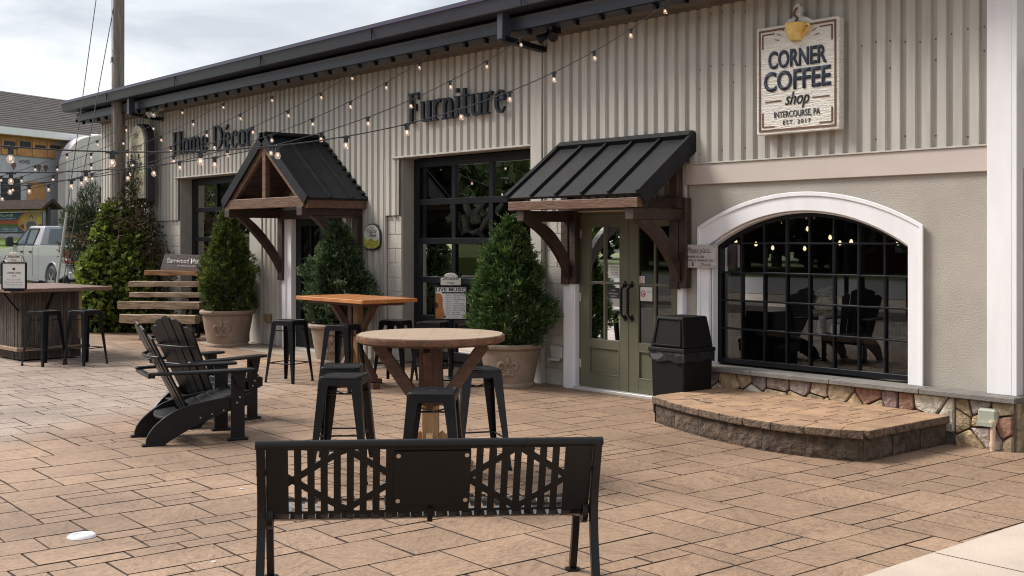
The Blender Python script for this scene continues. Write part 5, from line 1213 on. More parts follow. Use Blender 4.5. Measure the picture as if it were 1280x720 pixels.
planter(-14.35, 9.02, 1.08, R(45), 'tan planter behind the orange table, middle of three')
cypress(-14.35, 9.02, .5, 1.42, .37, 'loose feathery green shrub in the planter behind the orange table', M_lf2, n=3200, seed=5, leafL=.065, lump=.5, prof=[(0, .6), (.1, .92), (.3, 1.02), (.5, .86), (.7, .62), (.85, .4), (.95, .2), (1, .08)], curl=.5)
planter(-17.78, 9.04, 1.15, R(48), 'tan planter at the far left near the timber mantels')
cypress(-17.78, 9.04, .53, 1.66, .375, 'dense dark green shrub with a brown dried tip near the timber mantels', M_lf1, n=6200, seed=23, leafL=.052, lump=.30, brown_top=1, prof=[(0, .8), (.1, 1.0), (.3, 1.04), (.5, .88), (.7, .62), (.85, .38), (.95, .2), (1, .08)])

# ============================================================ LIVE MUSIC SIGN AND COUNTER SIGN
def sign_stand(x, y, rz, label, kind, z0, w_, h_, post):
    s = empty('sign_stand', (x, y, z0), rz, label, 'sign')
    f = MB(); t_ = .018; f.box(-w_/2, w_/2, -.012, .02, 0, t_); f.box(-w_/2, w_/2, -.012, .02, h_-t_, h_); f.box(-w_/2, -w_/2+t_, -.012, .02, t_, h_-t_); f.box(w_/2-t_, w_/2, -.012, .02, t_, h_-t_); f.build('frame', M_black, s, bevel=.003)
    MB().box(-w_/2+t_, w_/2-t_, -.002, .012, t_, h_-t_).build('poster', M_paper, s)
    a = w_*.30; hp = .155*w_/.42; top = [(-a, 0), (a, 0), (a, hp*.55)]+[(a*.72*math.cos(R(k)), hp*.62+hp*.38*math.sin(R(k))) for k in range(0, 181, 20)]+[(-a, hp*.55)]
    MB().prism(top, 'y', -.008, .012).build('header', flat('header_cream', (.66, .63, .58), .5), s, loc=(0, 0, h_+.008), bevel=.003)
    MB().tube(chaikin([(-w_/2+.02, 0, h_), (-w_*.38, 0, h_+.05), (-a, 0, h_+.1)], 2), .004, 6).build('scroll', M_black, s); MB().tube(chaikin([(w_/2-.02, 0, h_), (w_*.38, 0, h_+.05), (a, 0, h_+.1)], 2), .004, 6).build('scroll', M_black, s)
    text('lettering', 'Smucker', 0, h_+.008+hp*.42, hp*.33, -.010, M_ink, s, width=a*1.75, ext=0, shear=.3, off=.008); text('lettering', 'Village', 0, h_+.008+hp*.12, hp*.16, -.010, M_ink, s, width=a*.8, ext=0)
    if post:
        MB().tube([(0, .01, -z0), (0, .01, .0)], .035, 12).build('post', M_black, s, smooth=True); MB().lathe([(0, 0), (.2, 0), (.2, .02), (.04, .04)], 24).build('base', M_black, s, loc=(0, 0, -z0))
    return s
s = sign_stand(-11.66, 8.98, R(48), 'framed white live music poster with half a guitar on a black stand', 1, .745, .42, .43, True)
gm = mat('guitar_orange', (.55, .2, .04), .4, var=.15, vs=10, c2=(.3, .09, .02))
MB().prism(chaikin([(-.19, .02), (-.09, .02), (-.075, .07), (-.09, .13), (-.105, .19), (-.10, .27), (-.125, .335), (-.19, .335)], 1), 'y', -.006, -.0025).build('guitar', gm, s)
MB().prism([(-.192+.035*math.cos(R(k))*(math.cos(R(k)) > -.01), .185+.04*math.sin(R(k))) for k in range(-90, 91, 15)], 'y', -.008, -.006).build('sound_hole', M_ink, s)
text('lettering', 'LIVE MUSIC', 0, .362, .042, -.004, M_ink, s, width=.37, ext=0, off=.02)
MB().box(-.11, .19, -.005, -.003, .335, .352).build('stripe', M_ink, s)
for k, ln in enumerate(['Sept 3   Acoustic Set', 'Sept 5   Folk Duo', 'Sept 10   The Bluegrass Boys', 'Sept 12   Trio', 'Sept 17   Porch Songs', 'Sept 19   The Mountain Strings', 'Sept 24   Fiddle and Banjo', 'Sept 26   Old Time Band', 'Oct 1   Jazz Duo', 'Oct 3   Open Mic']):
    text('lettering', ln, -.065, .308-k*.027, .014, -.004, M_ink, s, width=min(.24, .011*len(ln)), ext=0, align='LEFT', off=.01)
MB().box(-.09, -.06, -.005, -.003, .03, .055).build('logo', M_ink, s); text('lettering', 'Join us outside!', -.04, .035, .014, -.004, flat('purple_ink', (.15, .1, .3), .6), s, width=.13, ext=0, align='LEFT')
s = sign_stand(-16.90, 5.35, R(45), 'small framed white coffee notice standing on the rustic counter', 2, 1.06, .36, .38, False)
text('lettering', 'CORNER COFFEE', 0, .22, .026, -.004, M_ink, s, width=.2, ext=0, off=.01); text('lettering', 'SHOP', 0, .18, .02, -.004, M_ink, s, width=.06, ext=0)
for k in range(3): text('lettering', ['Please enjoy your coffee', 'and food at our tables and', 'clean up after yourself'][k], 0, .13-k*.034, .014, -.004, M_ink, s, width=[.2, .26, .24][k], ext=0)
MB().prism([(-.015, .27), (.015, .27), (.02, .30), (-.02, .30)], 'y', -.005, -.003).build('logo', M_ink, s)
MB().box(-.12, .12, -.05, .05, -.02, .0).build('base', M_black, s)
MB().lathe([(0, 0), (.04, 0), (.04, .03), (.02, .04)], 12).build('knob', M_black, s, loc=(0, .06, -.02))

# ============================================================ RUSTIC COUNTER
ct = empty('rustic_counter', (-17.9, 5.95, 0), R(3), 'weathered board bar counter with a long plank top at the left edge', 'counter')
M_bark = mat('grey_barn_board', (.13, .1, .08), .85, var=.25, vs=8, stretch=(6, 6, .7), bump=.8, bs=22, c2=(.035, .028, .025), rnd=.2)
MB().box(-.5, .44, -.34, .5, .02, 1.0).build('core', M_dark, ct)
random.seed(9)
for face in ('front', 'side'):
    a = -.52
    b_end = .46 if face == 'front' else .52
    if face == 'side': a = -.36
    while a < b_end:
        wdt = random.uniform(.045, .085); b = min(a+wdt, b_end); d_ = random.uniform(0, .014)
        if face == 'side': MB().box(.44, .462+d_, a+.002, b-.002, .02, 1.0).build('board', M_bark, ct, bevel=.003)
        else: MB().box(a+.002, b-.002, -.362-d_, -.34, .02, 1.0).build('board', M_bark, ct, bevel=.003)
        a = b
M_ctop = mat('dark_red_plank', (.2, .12, .09), .5, var=.15, vs=4, stretch=(1, 6, 3), c2=(.11, .06, .045), bump=.2)
for k in range(3): MB().box(-1.35, .76, -.62+k*.5, -.12+k*.5-.002, 1.0, 1.055).build('top_plank', M_ctop, ct, bevel=.006)
M_kick = mat('pale_skirt_board', (.32, .22, .15), .7, var=.15, vs=5, c2=(.18, .11, .07))
MB().box(-.58, .56, -.46, -.40, .15, .2).build('foot_rail', M_kick, ct, bevel=.004); MB().box(.50, .56, -.40, .62, .15, .2).build('foot_rail', M_kick, ct, bevel=.004)
for a in (-.35, .38): MB().beam((a, -.37, .72), (a, -.58, .98), .03, .03).build('bracket', M_black, ct)
MB().beam((.47, .0, .72), (.70, .0, .98), .03, .03).build('bracket', M_black, ct)
MB().box(.60, .64, .42, .46, .3, 1.0).build('corner_prop', M_kick, ct)

# ============================================================ TIMBER MANTELS
M_mant = mat('rough_sawn_mantel', (.46, .345, .235), .8, var=.18, vs=5, stretch=(.8, 5, 5), bump=1, bs=12, c2=(.13, .08, .05), rnd=.2)
M_mant2 = mat('live_edge_mantel', (.40, .2, .08), .65, var=.2, vs=6, stretch=(.7, 4, 4), bump=.5, bs=14, c2=(.15, .075, .04))
ma = R(39)
rk = empty('display_rack', (-19.68, 8.92, 0), ma, 'black steel stepped rack holding the timber mantels', 'rack')
tiers = [(.92+.26, .30, -.62, .60), (.98, .17, -.86, .60), (.80, .04, -.78, .60), (.60, -.10, -.93, .62), (.36, -.26, -.80, .62)]
for x in (-.42, .32):
    MB().beam((x, .42, .02), (x, .36, 1.15), .04, .04).build('upright', M_black, rk); MB().beam((x, .45, .02), (x, -.32, .02), .04, .04).build('foot', M_black, rk)
    MB().beam((x, -.28, .04), (x, .33, 1.13), .035, .035).build('sloping_rail', M_black, rk)
    for z, y, a, b in tiers: MB().beam((x, y-.08, z-.075), (x, .38, z-.075), .03, .02).build('arm', M_black, rk)
labs = ['topmost timber mantel, reddish with a live edge, under the slogan board', 'second mantel from the top, thin and square sawn', 'third mantel from the top, thin and pale', 'fourth mantel from the top, thick and rough hewn, reaching farthest left', 'lowest timber mantel, thick and pale']
random.seed(4)
for i, (z, y, a, b) in enumerate(tiers):
    th = [.085, .095, .085, .13, .15][i]; n = 12; vs = []
    for k in range(n+1):
        x = a+(b-a)*k/n; e = lambda s: noise.noise(Vector((x*3+i*7, s, 1)))*(.02 if i in (0, 3, 4) else .006)
        vs += [(x, -.10+e(1), -th/2+e(2)), (x, .09+e(3), -th/2+e(4)), (x, .09+e(5), th/2+e(6)*.6), (x, -.10+e(7), th/2+e(8)*.6)]
    fs = [(3, 2, 1, 0), (4*n, 4*n+1, 4*n+2, 4*n+3)]
    for k in range(n):
        for j in range(4): fs.append((k*4+j, k*4+(j+1) % 4, (k+1)*4+(j+1) % 4, (k+1)*4+j))
    o = MB().add(vs, fs).build('timber_mantel', M_mant2 if i == 0 else M_mant, None, bevel=.006)
    c, s_ = math.cos(ma), math.sin(ma); o.location = (-19.68-y*s_, 8.92+y*c, z-.065+th/2); o.rotation_euler = (0, 0, ma); tag(o, labs[i], 'mantel', 'barn timber mantels on the rack')
s = empty('slogan_board', (-19.68-.30*s_-.0*c, 8.92+.30*c, 1.20+.0), ma, 'grey weathered board lettered Barnwood Mantels leaning on the top mantel', 'sign')
s.location.x += .14*c; s.location.y += .14*s_; s.location.z = 1.205
MB().prism([(-.50, .0), (.42, -.01), (.46, .27), (-.44, .30)], 'y', -.015, .02).build('board', mat('weathered_grey_board', (.19, .16, .145), .8, var=.15, vs=5, stretch=(1, 1, 9), bump=.5, c2=(.1, .085, .08)), s, bevel=.004, rot=(R(-12), 0, 0))
o = text('lettering', 'Barnwood Mantels', 0, .125, .09, -.018, M_paper, s, width=.76, ext=.0015, off=.004); o.rotation_euler = (R(-12), R(1.5), 0)
o = text('lettering', '100+ YEARS OLD AND NEW', .03, .06, .034, -.018, M_paper, s, width=.42, ext=.0015); o.rotation_euler = (R(-12), R(1.5), 0)

# white lid on the paving
s = MB().lathe([(0, .008), (.045, .008), (.05, .013), (.056, .008), (.066, .010), (.072, .014), (.078, .010), (.084, .001), (.08, 0)], 36).build('white_lid', flat('white_plastic', (.7, .7, .74), .3), None, smooth=True, loc=(-6.9, 2.57, .001)); tag(s, 'round white plastic lid lying on the paving', 'lid')
# scraps on the paving
random.seed(12)
for k, (x, y, lab) in enumerate([(-7.5, 3.9, 'small pale scrap on the paving behind the bench'), (-5.9, 2.9, 'tiny pale chip on the paving by the bench end'), (-6.1, 2.05, 'tiny pale chip on the paving near the lower left edge')]):
    tag(MB().prism([(0, 0), (.022, .004), (.026, .018), (.008, .022)], 'z', .001, .006).build('paper_scrap', M_paper, None, loc=(x, y, 0)), lab, 'scrap')

# ============================================================ STRING LIGHTS
bulbm = bpy.data.materials.new('lit_clear_bulb'); bulbm.use_nodes = True; bt = bulbm.node_tree; bt.nodes.clear(); bo = N(bt, 'ShaderNodeOutputMaterial')
e_ = N(bt, 'ShaderNodeEmission'); e_.inputs[0].default_value = (1, .72, .58, 1); e_.inputs[1].default_value = .55; tr_ = N(bt, 'ShaderNodeBsdfTransparent'); tr_.inputs[0].default_value = (1, .93, .88, 1)
gl_ = N(bt, 'ShaderNodeBsdfGlossy'); gl_.inputs['Roughness'].default_value = .05; m1 = N(bt, 'ShaderNodeMixShader'); m1.inputs[0].default_value = .15; m2 = N(bt, 'ShaderNodeMixShader'); m2.inputs[0].default_value = .16
bt.links.new(tr_.outputs[0], m1.inputs[1]); bt.links.new(e_.outputs[0], m1.inputs[2]); bt.links.new(m1.outputs[0], m2.inputs[1]); bt.links.new(gl_.outputs[0], m2.inputs[2]); bt.links.new(m2.outputs[0], bo.inputs[0])
M_fil = flat('filament', (1, .72, .5), .5, emit=1.0)
sock_me = MB().lathe([(0, .035), (.012, .035), (.018, .022), (.019, -.02), (.016, -.024)], 10).tube([(-.045, 0, .018), (0, 0, .022), (.045, 0, .018)], .008, 6).build('tmp_a', M_wire, None, smooth=True)
bulb_me = MB().lathe([(.010, -.02), (.015, -.03), (.023, -.044), (.025, -.056), (.020, -.069), (.010, -.077), (0, -.08)], 14).build('tmp_b', bulbm, None, smooth=True)
fil_me = MB().tube([(-.005, 0, -.034), (-.007, 0, -.056), (0, 0, -.046), (.007, 0, -.056), (.005, 0, -.034)], .0022, 5).build('tmp_c', M_fil)
sm_, bm_, fm_ = sock_me.data, bulb_me.data, fil_me.data; [bpy.data.objects.remove(o) for o in (sock_me, bulb_me, fil_me)]
strings = [(8.62, -79, -7.761, 4.03, 'nearest string of lit bulbs, ending highest at the right of the eave'), (8.8, -79, -10.118, 4.02, 'string of lit bulbs ending at the steel outrigger right of Furniture'), (8.8, -78, -12.086, 3.98, 'string of lit bulbs meeting the eave just above the Furniture letters'), (8.62, -73.5, -13.378, 3.96, 'string of lit bulbs meeting the eave between the two lettered words'),
 (8.62, -76.5, -15.543, 3.86, 'string of lit bulbs meeting the eave above the gabled porch'), (8.7, -75.5, -17.266, 3.91, 'string of lit bulbs meeting the eave above the Home Décor letters'), (8.7, -73.5, -18.777, 3.95, 'string of lit bulbs meeting the eave left above Home Décor'), (8.62, -70.5, -19.769, 3.99, 'farthest string of lit bulbs, beside the flood lights')]
for i, (y0, th, x0, z0, lab) in enumerate(strings):
    s = empty('string_lights', (x0, y0, z0), R(th), lab, 'string lights', 'strings of bulbs over the patio')
    zz = lambda k: -.335*k+.0155*k*k
    K = 21.6; pts = [(k*.61, 0, zz(k)+.026) for k in np.linspace(-.55, K, 70)]
    a = R(-th); up = (9.05-y0); 
    MB().tube(pts, .0045, 5).build('cable', M_wire, s)
    for k in range(22):
        random.seed(i*50+k)
        so = link('socket', sm_, s, (k*.61, 0, zz(k)+.004), (0, 0, 0)); so.scale = (.85, .85, .85); so.rotation_euler = (random.uniform(-.12, .12), math.atan(.335-.031*k)*.6, 0)
        b_ = link('bulb', bm_, so); link('filament', fm_, b_)
    p = Matrix.Rotation(R(th), 4, 'Z') @ Vector((K*.61, 0, 0)); pz = z0+zz(K)
    tag(MB().tube([(0, 0, 0), (0, 0, pz+.1)], .05, 12).build('light_pole', M_stool, None, smooth=True, loc=(x0+p.x, y0+p.y, 0)), 'thin steel light pole out on the walk, %s from the right' % ['first', 'second', 'third', 'fourth', 'fifth', 'sixth', 'seventh', 'last'][i], 'pole', 'poles for the bulb strings')
# ============================================================ POLE, WIRES, GREENERY AT THE CORNER
pp = MB(); pp.tube([(0, 0, -.1), (.0, .01, 2), (.03, -.01, 5), (.05, .0, 9.5)], [.125, .118, .11, .10], 18); po = pp.build('pole_shaft', M_pole, None, smooth=True, loc=(-22.3, 9.02, 0)); po.name = 'utility_pole'
tag(po, 'tall weathered wooden utility pole rising out of the ivy', 'pole')
MB().box(-.03, .03, -.14, -.10, 5.2, 5.3).build('bracket', M_steelw, po); MB().tube([(-.02, -.115, 0), (-.02, -.12, 9)], .008, 5).build('ground_wire', M_steelw, po)
random.seed(8)
for k in range(14): MB().tube([(.1*math.cos(k), -.11, 3+k*.22), (.1*math.cos(k), -.135, 3+k*.22)], .006, 5).build('nail', M_steelw, po)
def wire(a, b, r, lab, guard=None):
    A = Vector(a); Bv = Vector(b); o = MB().tube([(0, 0, 0), Bv-A], r, 6).build('guy_wire', M_steelw, None, smooth=True, loc=a); tag(o, lab, 'wire', 'guy wires of the utility pole')
    if guard: d = (Bv-A).normalized(); MB().tube([d*.05, d*2.3], .028, 8).build('guard_tube', flat('guard_grey', (.38, .37, .35), .5), o, smooth=True)
wire((-22.62, 7.83, 0), (-22.28, 8.92, 8.9), .009, 'left guy wire of the utility pole with a grey guard tube at its foot', 1)
wire((-22.57, 7.88, 0), (-22.25, 8.95, 6.5), .009, 'right guy wire of the utility pole, ending lower on it')
def blob_leaves(name, spheres, n, L, Wd, mt, seed, outward=.6, up=.3, parent=None, dark=.5):
    """leaves spread through overlapping lumpy clumps; spheres: (x,y,z,rx,ry,rz)"""
    global rng
    rng = np.random.default_rng(seed); S_ = np.array(spheres); vol = (S_[:, 3]*S_[:, 4]*S_[:, 5])**.7; idx = rng.choice(len(S_), n, p=vol/vol.sum()); d = unit(rng.normal(size=(n, 3)))
    rr = 1-.5*rng.random(n)**2; P = S_[idx, :3]+d*S_[idx, 3:]*rr[:, None]
    nz = np.array([noise.noise(Vector(p)*2.6) for p in P.tolist()]); nz2 = np.array([noise.noise(Vector(p)*7) for p in P.tolist()])
    keep = (nz*.9+nz2*.7+rng.random(n)*.6) > -.12; P, d, nz, nz2 = P[keep], d[keep], nz[keep], nz2[keep]; m = len(P)
    D = unit(d*outward+rng.normal(0, .5, (m, 3))+np.array([0, 0, up])); tone = np.clip(dark+.4*nz2+.3*nz+rng.normal(0, .2, m), 0, 1)
    return leaf_mesh(name, P, D, L*rng.uniform(.6, 1.3, m), Wd*rng.uniform(.7, 1.2, m), tone, mt, parent)
M_ivy = leaf_mat('ivy_leaf', (.03, .05, .008), (.22, .30, .04), (.46, .50, .09)); M_vine = leaf_mat('dry_vine_leaf', (.02, .018, .008), (.085, .06, .025), (.18, .13, .05))
iv = empty('ivy_mound', (-22.0, 8.75, 0), 0, 'mound of bright green ivy climbing the foot of the utility pole', 'ivy')
core = [(0, .0, .55, .6, .6, .6), (-.38, -.35, .42, .42, .42, .5), (.35, .3, .45, .42, .42, .5), (.0, -.1, 1.15, .5, .5, .5), (-.3, -.1, 1.0, .38, .38, .4), (.35, .25, 1.05, .42, .42, .5), (-.05, 0, 1.75, .34, .34, .4), (-.1, .1, 2.15, .26, .26, .3), (.2, .3, 1.55, .4, .4, .4), (-.6, -.6, .2, .25, .25, .3), (.62, .5, .3, .35, .35, .4)]
bmesh_core = MB(); 
blob_leaves('ivy_leaves', core, 9500, .115, .10, M_ivy, 31, parent=iv, up=-.1)
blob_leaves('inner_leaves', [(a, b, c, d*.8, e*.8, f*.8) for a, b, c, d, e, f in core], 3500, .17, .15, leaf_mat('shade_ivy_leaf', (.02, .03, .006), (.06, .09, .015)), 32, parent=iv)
blob_leaves('dry_leaves', [(.42, .45, 1.75, .42, .4, .5), (.75, .65, 1.2, .35, .35, .5), (.15, .2, 2.3, .4, .4, .35), (-.6, -.3, 1.75, .5, .3, .14), (.95, .75, .7, .3, .3, .4)], 2300, .06, .045, M_vine, 33, parent=iv)
random.seed(21); tw = MB()
for k in range(60):
    a = Vector((random.uniform(-.3, .7), random.uniform(-.2, .6), random.uniform(1.0, 2.2))); d = Vector((random.uniform(-1, 1), random.uniform(-.9, .4), random.uniform(-.3, .6))); l = random.uniform(.4, .95)
    tw.tube([a, a+d*l*.5+Vector((0, 0, .06)), a+d*l], [.008, .006, .003], 4)
tw.build('bare_twigs', flat('brown_twig', (.14, .08, .05), .8), iv)
def needle_tree(x, y, H_, spheres, n, lab, mt, seed, cat='tree', L=.16, Wd=.014):
    s = empty('evergreen_tree', (x, y, 0), 0, lab, cat); MB().tube([(0, 0, 0), (.03, 0, H_*.5), (0, 0, H_*.92)], [.08, .06, .02], 8).build('trunk', M_pole, s)
    lb = MB(); random.seed(seed)
    for k in range(22):
        z = H_*random.uniform(.15, .85); a = random.uniform(0, 2*PI); r = random.uniform(.4, .8); lb.tube([(0, 0, z), (r*.6*math.cos(a), r*.6*math.sin(a), z+.1), (r*math.cos(a), r*math.sin(a), z+.35)], [.02, .014, .005], 5)
    lb.build('limbs', M_pole, s); blob_leaves('crown', spheres, n, L, Wd, mt, seed, outward=.5, up=.6, parent=s, dark=.42); return s
M_pineL = leaf_mat('pine_needle', (.012, .02, .008), (.05, .075, .02), (.11, .14, .04)); M_arbL = leaf_mat('brown_green_spray', (.03, .028, .015), (.09, .085, .03), (.17, .12, .05))
needle_tree(-27.7, 10.55, 3.1, [(0, 0, 1.9, .5, .5, .6), (-.2, -.22, 1.5, .4, .4, .45), (.25, .3, 1.7, .45, .45, .6), (.05, .05, 2.65, .36, .36, .4), (.35, .4, 2.5, .36, .36, .4), (-.22, -.25, 2.2, .36, .36, .35), (.15, .2, 1.1, .42, .42, .4), (.35, .42, .8, .42, .42, .5), (.55, .62, 2.0, .4, .4, .6)], 16000, 'dark bushy pine left of the utility pole, behind the pickup tail', M_pineL, 41, Wd=.02)
needle_tree(-22.15, 9.25, 3.3, [(0, 0, 1.4, .42, .25, .7), (.2, .05, 2.1, .36, .25, .7), (-.1, 0, 2.6, .26, .22, .5), (.25, .0, 2.9, .22, .2, .5), (.45, 0, 1.5, .35, .22, .8), (.1, 0, .6, .45, .25, .6)], 9000, 'thin brownish green arborvitae against the wall behind the utility pole', M_arbL, 43, L=.12, Wd=.02)

# ============================================================ STANDS HALF HIDDEN BY THE IVY
s = empty('poster_column', (-26.45, 9.88, 0), R(48), 'narrow white poster column beside the pickup tail light', 'sign'); MB().box(-.05, .08, -.03, .03, .2, 1.25).build('board', M_paper, s)
for k in range(6): MB().box(-.03, .06, -.035, -.03, .32+k*.15, .40+k*.15).build('print_patch', [M_ink, flat('patch_tan', (.4, .3, .15), .6), M_ink, flat('patch_green', (.1, .2, .1), .6)][k % 4], s)
MB().box(.10, .15, -.03, .03, 0, 1.5).build('post', M_black, s); MB().box(-.07, .1, -.04, .04, 0, .2).build('foot', M_black, s)
s = empty('smoker_kiosk', (-25.55, 10.02, 0), R(48), 'black kiosk with a round white emblem half hidden by the ivy', 'kiosk'); MB().prism([(-.42, 1.25), (.3, 1.25), (.3, 1.62), (-.1, 1.62)], 'y', -.2, .2).build('hood', M_black, s, bevel=.01); MB().box(-.35, .25, -.18, .18, 0, 1.25).build('cabinet', M_ink, s)
o = MB().tube([(-.02, -.20, 1.5), (-.02, -.215, 1.5)], .105, 20).build('emblem', M_paper, s); text('lettering', 'Smucker', -.02, 1.475, .05, -.217, M_ink, o, width=.16, ext=0, shear=.3)
MB().box(-.36, -.1, -.2, -.18, .75, 1.12).build('notice', M_paper, s); MB().box(-.36, -.1, -.203, -.2, 1.0, 1.05).build('red_strip', M_redink, s)

# ============================================================ PICKUP
tr = empty('pickup_truck', (-37.0, 13.15, .08), PI, 'silver crew cab pickup truck parked beyond the counter, facing left', 'pickup truck')
tr.scale = (1.1, 1.1, 1.1)
M_paint = mat('silver_car_paint', (.29, .295, .315), .3, .0, var=.02, vs=2, coat=.6)
M_tyre = flat('tyre_rubber', (.015, .015, .016), .8); M_rim = flat('alloy_rim', (.45, .45, .47), .3, metal=.8)
xr, xf, ra = -2.0, 1.95, .50
def arc(cx, cz, r, a0, a1, n=10): return [(cx+r*math.cos(R(a0+(a1-a0)*k/n)), cz+r*math.sin(R(a0+(a1-a0)*k/n))) for k in range(n+1)]
front = [(-.98, 1.36), (1.05, 1.36), (1.2, 1.33), (2.45, 1.24), (2.75, 1.15), (2.86, .95), (2.88, .5), (2.7, .42)] + arc(xf, .42, ra, 0, 180) + [(1.4, .40), (-.98, .40)]
MB().prism(front, 'y', -.97, .97).build('body', M_paint, tr, bevel=.035, seg=2)
bedp = [(-.96, .40), (-.96, 1.37), (-3.12, 1.37), (-3.14, .62), (-2.6, .55)] + arc(xr, .42, ra, 14, 180, 10)[::-1] + [(-1.4, .40)]
bedp = [(-1.4, .40), (-.96, .40), (-.96, 1.37), (-3.12, 1.37), (-3.14, .62), (-2.52, .48)] + arc(xr, .42, ra, 172, 0, 10)
for a, b in ((-.97, -.86), (.86, .97)): MB().prism(bedp, 'y', a, b).build('bed_side', M_paint, tr, bevel=.02)
MB().box(-3.13, -3.07, -.86, .86, .66, 1.36).build('tailgate', M_paint, tr, bevel=.015); MB().box(-3.07, -.96, -.86, .86, .66, .7).build('bed_floor', M_ink, tr)
for s_ in (-1, 1): MB().box(-3.1, -.97, min(s_*.87, s_*.96), max(s_*.87, s_*.96), 1.372, 1.39).build('bed_rail', M_ink, tr)
cabv = [(-.97, -.93, 1.36), (1.22, -.93, 1.33), (1.22, .93, 1.33), (-.97, .93, 1.36), (-.80, -.74, 1.90), (.38, -.74, 1.92), (.38, .74, 1.92), (-.80, .74, 1.90)]
cb = MB().add(cabv, [(0, 1, 5, 4), (1, 2, 6, 5), (2, 3, 7, 6), (3, 0, 4, 7), (4, 5, 6, 7), (0, 3, 2, 1)]).build('cab', M_paint, tr, bevel=.05, seg=3, smooth=True)
def cabpt(x, z, s_, off=.012): k = (z-1.345)/.56; y = .93-.19*k+off; return (x, s_*y, z)
M_tint = flat('tinted_window', (.10, .13, .15), .06)
for s_ in (-1, 1):
    for nm, q in (('window', [(1.02, 1.40), (.28, 1.40), (.28, 1.83), (.48, 1.83)]), ('window', [(.18, 1.40), (-.42, 1.40), (-.50, 1.83), (.20, 1.83)]), ('window', [(-.52, 1.42), (-.78, 1.42), (-.72, 1.78), (-.60, 1.80)])):
        if q[0][0] == -.52: continue
        v_ = [cabpt(x, z, s_, .012) for x, z in q]; v2 = [cabpt(x, z, s_, -.02) for x, z in q]; MB().add(v_+v2, [(0, 1, 2, 3), (7, 6, 5, 4)]+[(i, i+4, (i+1) % 4+4, (i+1) % 4) for i in range(4)]).build('window', MATS['vehicle_glass'] if 0 else M_tint, tr)
        rim_ = MB(); vv = [cabpt(x, z, s_, .016) for x, z in q]; [rim_.beam(vv[i], vv[(i+1) % 4], .03, .025, up=(0, 1, 0)) for i in range(4)]; rim_.build('window_trim', M_ink, tr)
    for x in (1.10, .23, -.50): MB().box(x-.007, x+.007, *sorted((s_*.968, s_*.973)), .52, 1.34).build('door_seam', M_ink, tr)
    for x in (.40, -.33): MB().box(x-.09, x+.09, *sorted((s_*.97, s_*1.0)), 1.17, 1.225).build('door_handle', M_ink, tr, bevel=.012)
    MB().box(.98, 1.14, *sorted((s_*1.0, s_*1.2)), 1.34, 1.62).build('mirror', M_ink, tr, bevel=.03); MB().box(1.0, 1.08, *sorted((s_*.9, s_*1.02)), 1.38, 1.44).build('mirror_arm', M_ink, tr)
    MB().box(-1.3, 1.35, *sorted((s_*.93, s_*1.08)), .37, .43).build('running_board', M_ink, tr, bevel=.015)
    MB().box(-3.16, -2.93, *sorted((s_*.80, s_*.985)), .90, 1.27).build('tail_light', flat('tail_light_red', (.5, .015, .02), .2), tr, bevel=.02)
    MB().box(-3.165, -2.99, *sorted((s_*.84, s_*.99)), .99, 1.06).build('reverse_lens', M_paper, tr)
    for x in (xr, xf):
        wl = MB(); wl.lathe([(.22, -.13), (.36, -.14), (.405, -.10), (.42, 0), (.405, .10), (.36, .14), (.22, .13)], 32); o = wl.build('wheel', M_tyre, tr, smooth=True, loc=(x, s_*.86, .42), rot=(R(90), 0, 0))
        rm = MB(); rm.lathe([(.24, .10*-s_*-1), (.25, .12*s_)], 24)
        for k in range(6): rm.beam((0, 0, .11*s_*-1*-1), (.24*math.cos(k*PI/3), .24*math.sin(k*PI/3), .12*s_), .07, .03)
        rm.lathe([(0, .13*s_), (.06, .125*s_)], 12); ro = rm.build('rim', M_rim, o); ro.rotation_euler = (PI, 0, 0) if True else (0, 0, 0)
        # arch lip
        MB().tube([(x+.51*math.cos(R(a)), s_*.968, .42+.51*math.sin(R(a))) for a in range(5, 176, 10)], .022, 6).build('arch_lip', M_paint, tr, smooth=True)
MB().box(-3.3, -3.12, -.95, .95, .50, .70).build('rear_bumper', flat('bumper_grey', (.42, .43, .45), .3, metal=.6), tr, bevel=.03); MB().box(2.8, 2.98, -.96, .96, .48, .74).build('front_bumper', MATS['bumper_grey'], tr, bevel=.04)
MB().add([(-.985, -.7, 1.44), (-.985, .7, 1.44), (-.845, .6, 1.82), (-.845, -.6, 1.82)], [(0, 1, 2, 3)]).build('rear_window', M_tint, tr)
MB().box(-2.7, 2.7, -.8, .8, .32, .55).build('chassis', M_ink, tr)
MB().box(1.30, 1.62, -.975, -.97, .98, 1.03).build('fender_badge', M_ink, tr); MB().box(1.30, 1.62, .97, .975, .98, 1.03).build('fender_badge', M_ink, tr)

# ============================================================ BANK, KIOSK BOARD, HOUSE UNDER CONSTRUCTION
bank = MB(); nx, ny = 50, 14; vs = []
for j in range(ny+1):
    for i in range(nx+1):
        u = i/nx; v_ = j/ny; y = -16+90*u; s0 = -44.5-.25*(y-14); x = s0-70*v_**1.6; rise = min(1, (s0-x)/1.2); z = -.06+1.25*rise+.055*max(0, (s0-x)-1.2)*(.6 if (s0-x) > 14 else 1)+.06*noise.noise(Vector((x*.2, y*.2, 0))); z = min(z, 2.55); vs.append((x, y, z if v_ > 0 else -.1))
bank.add(vs, [(j*(nx+1)+i, j*(nx+1)+i+1, (j+1)*(nx+1)+i+1, (j+1)*(nx+1)+i) for j in range(ny) for i in range(nx)])
tag(bank.build('grass_bank', mat('bank_grass', (.17, .235, .035), .9, var=.14, vs=2.5, bump=.8, bs=14, c2=(.085, .14, .02), world=True), smooth=True), 'green bank behind the parking lot', None, None, 'structure')
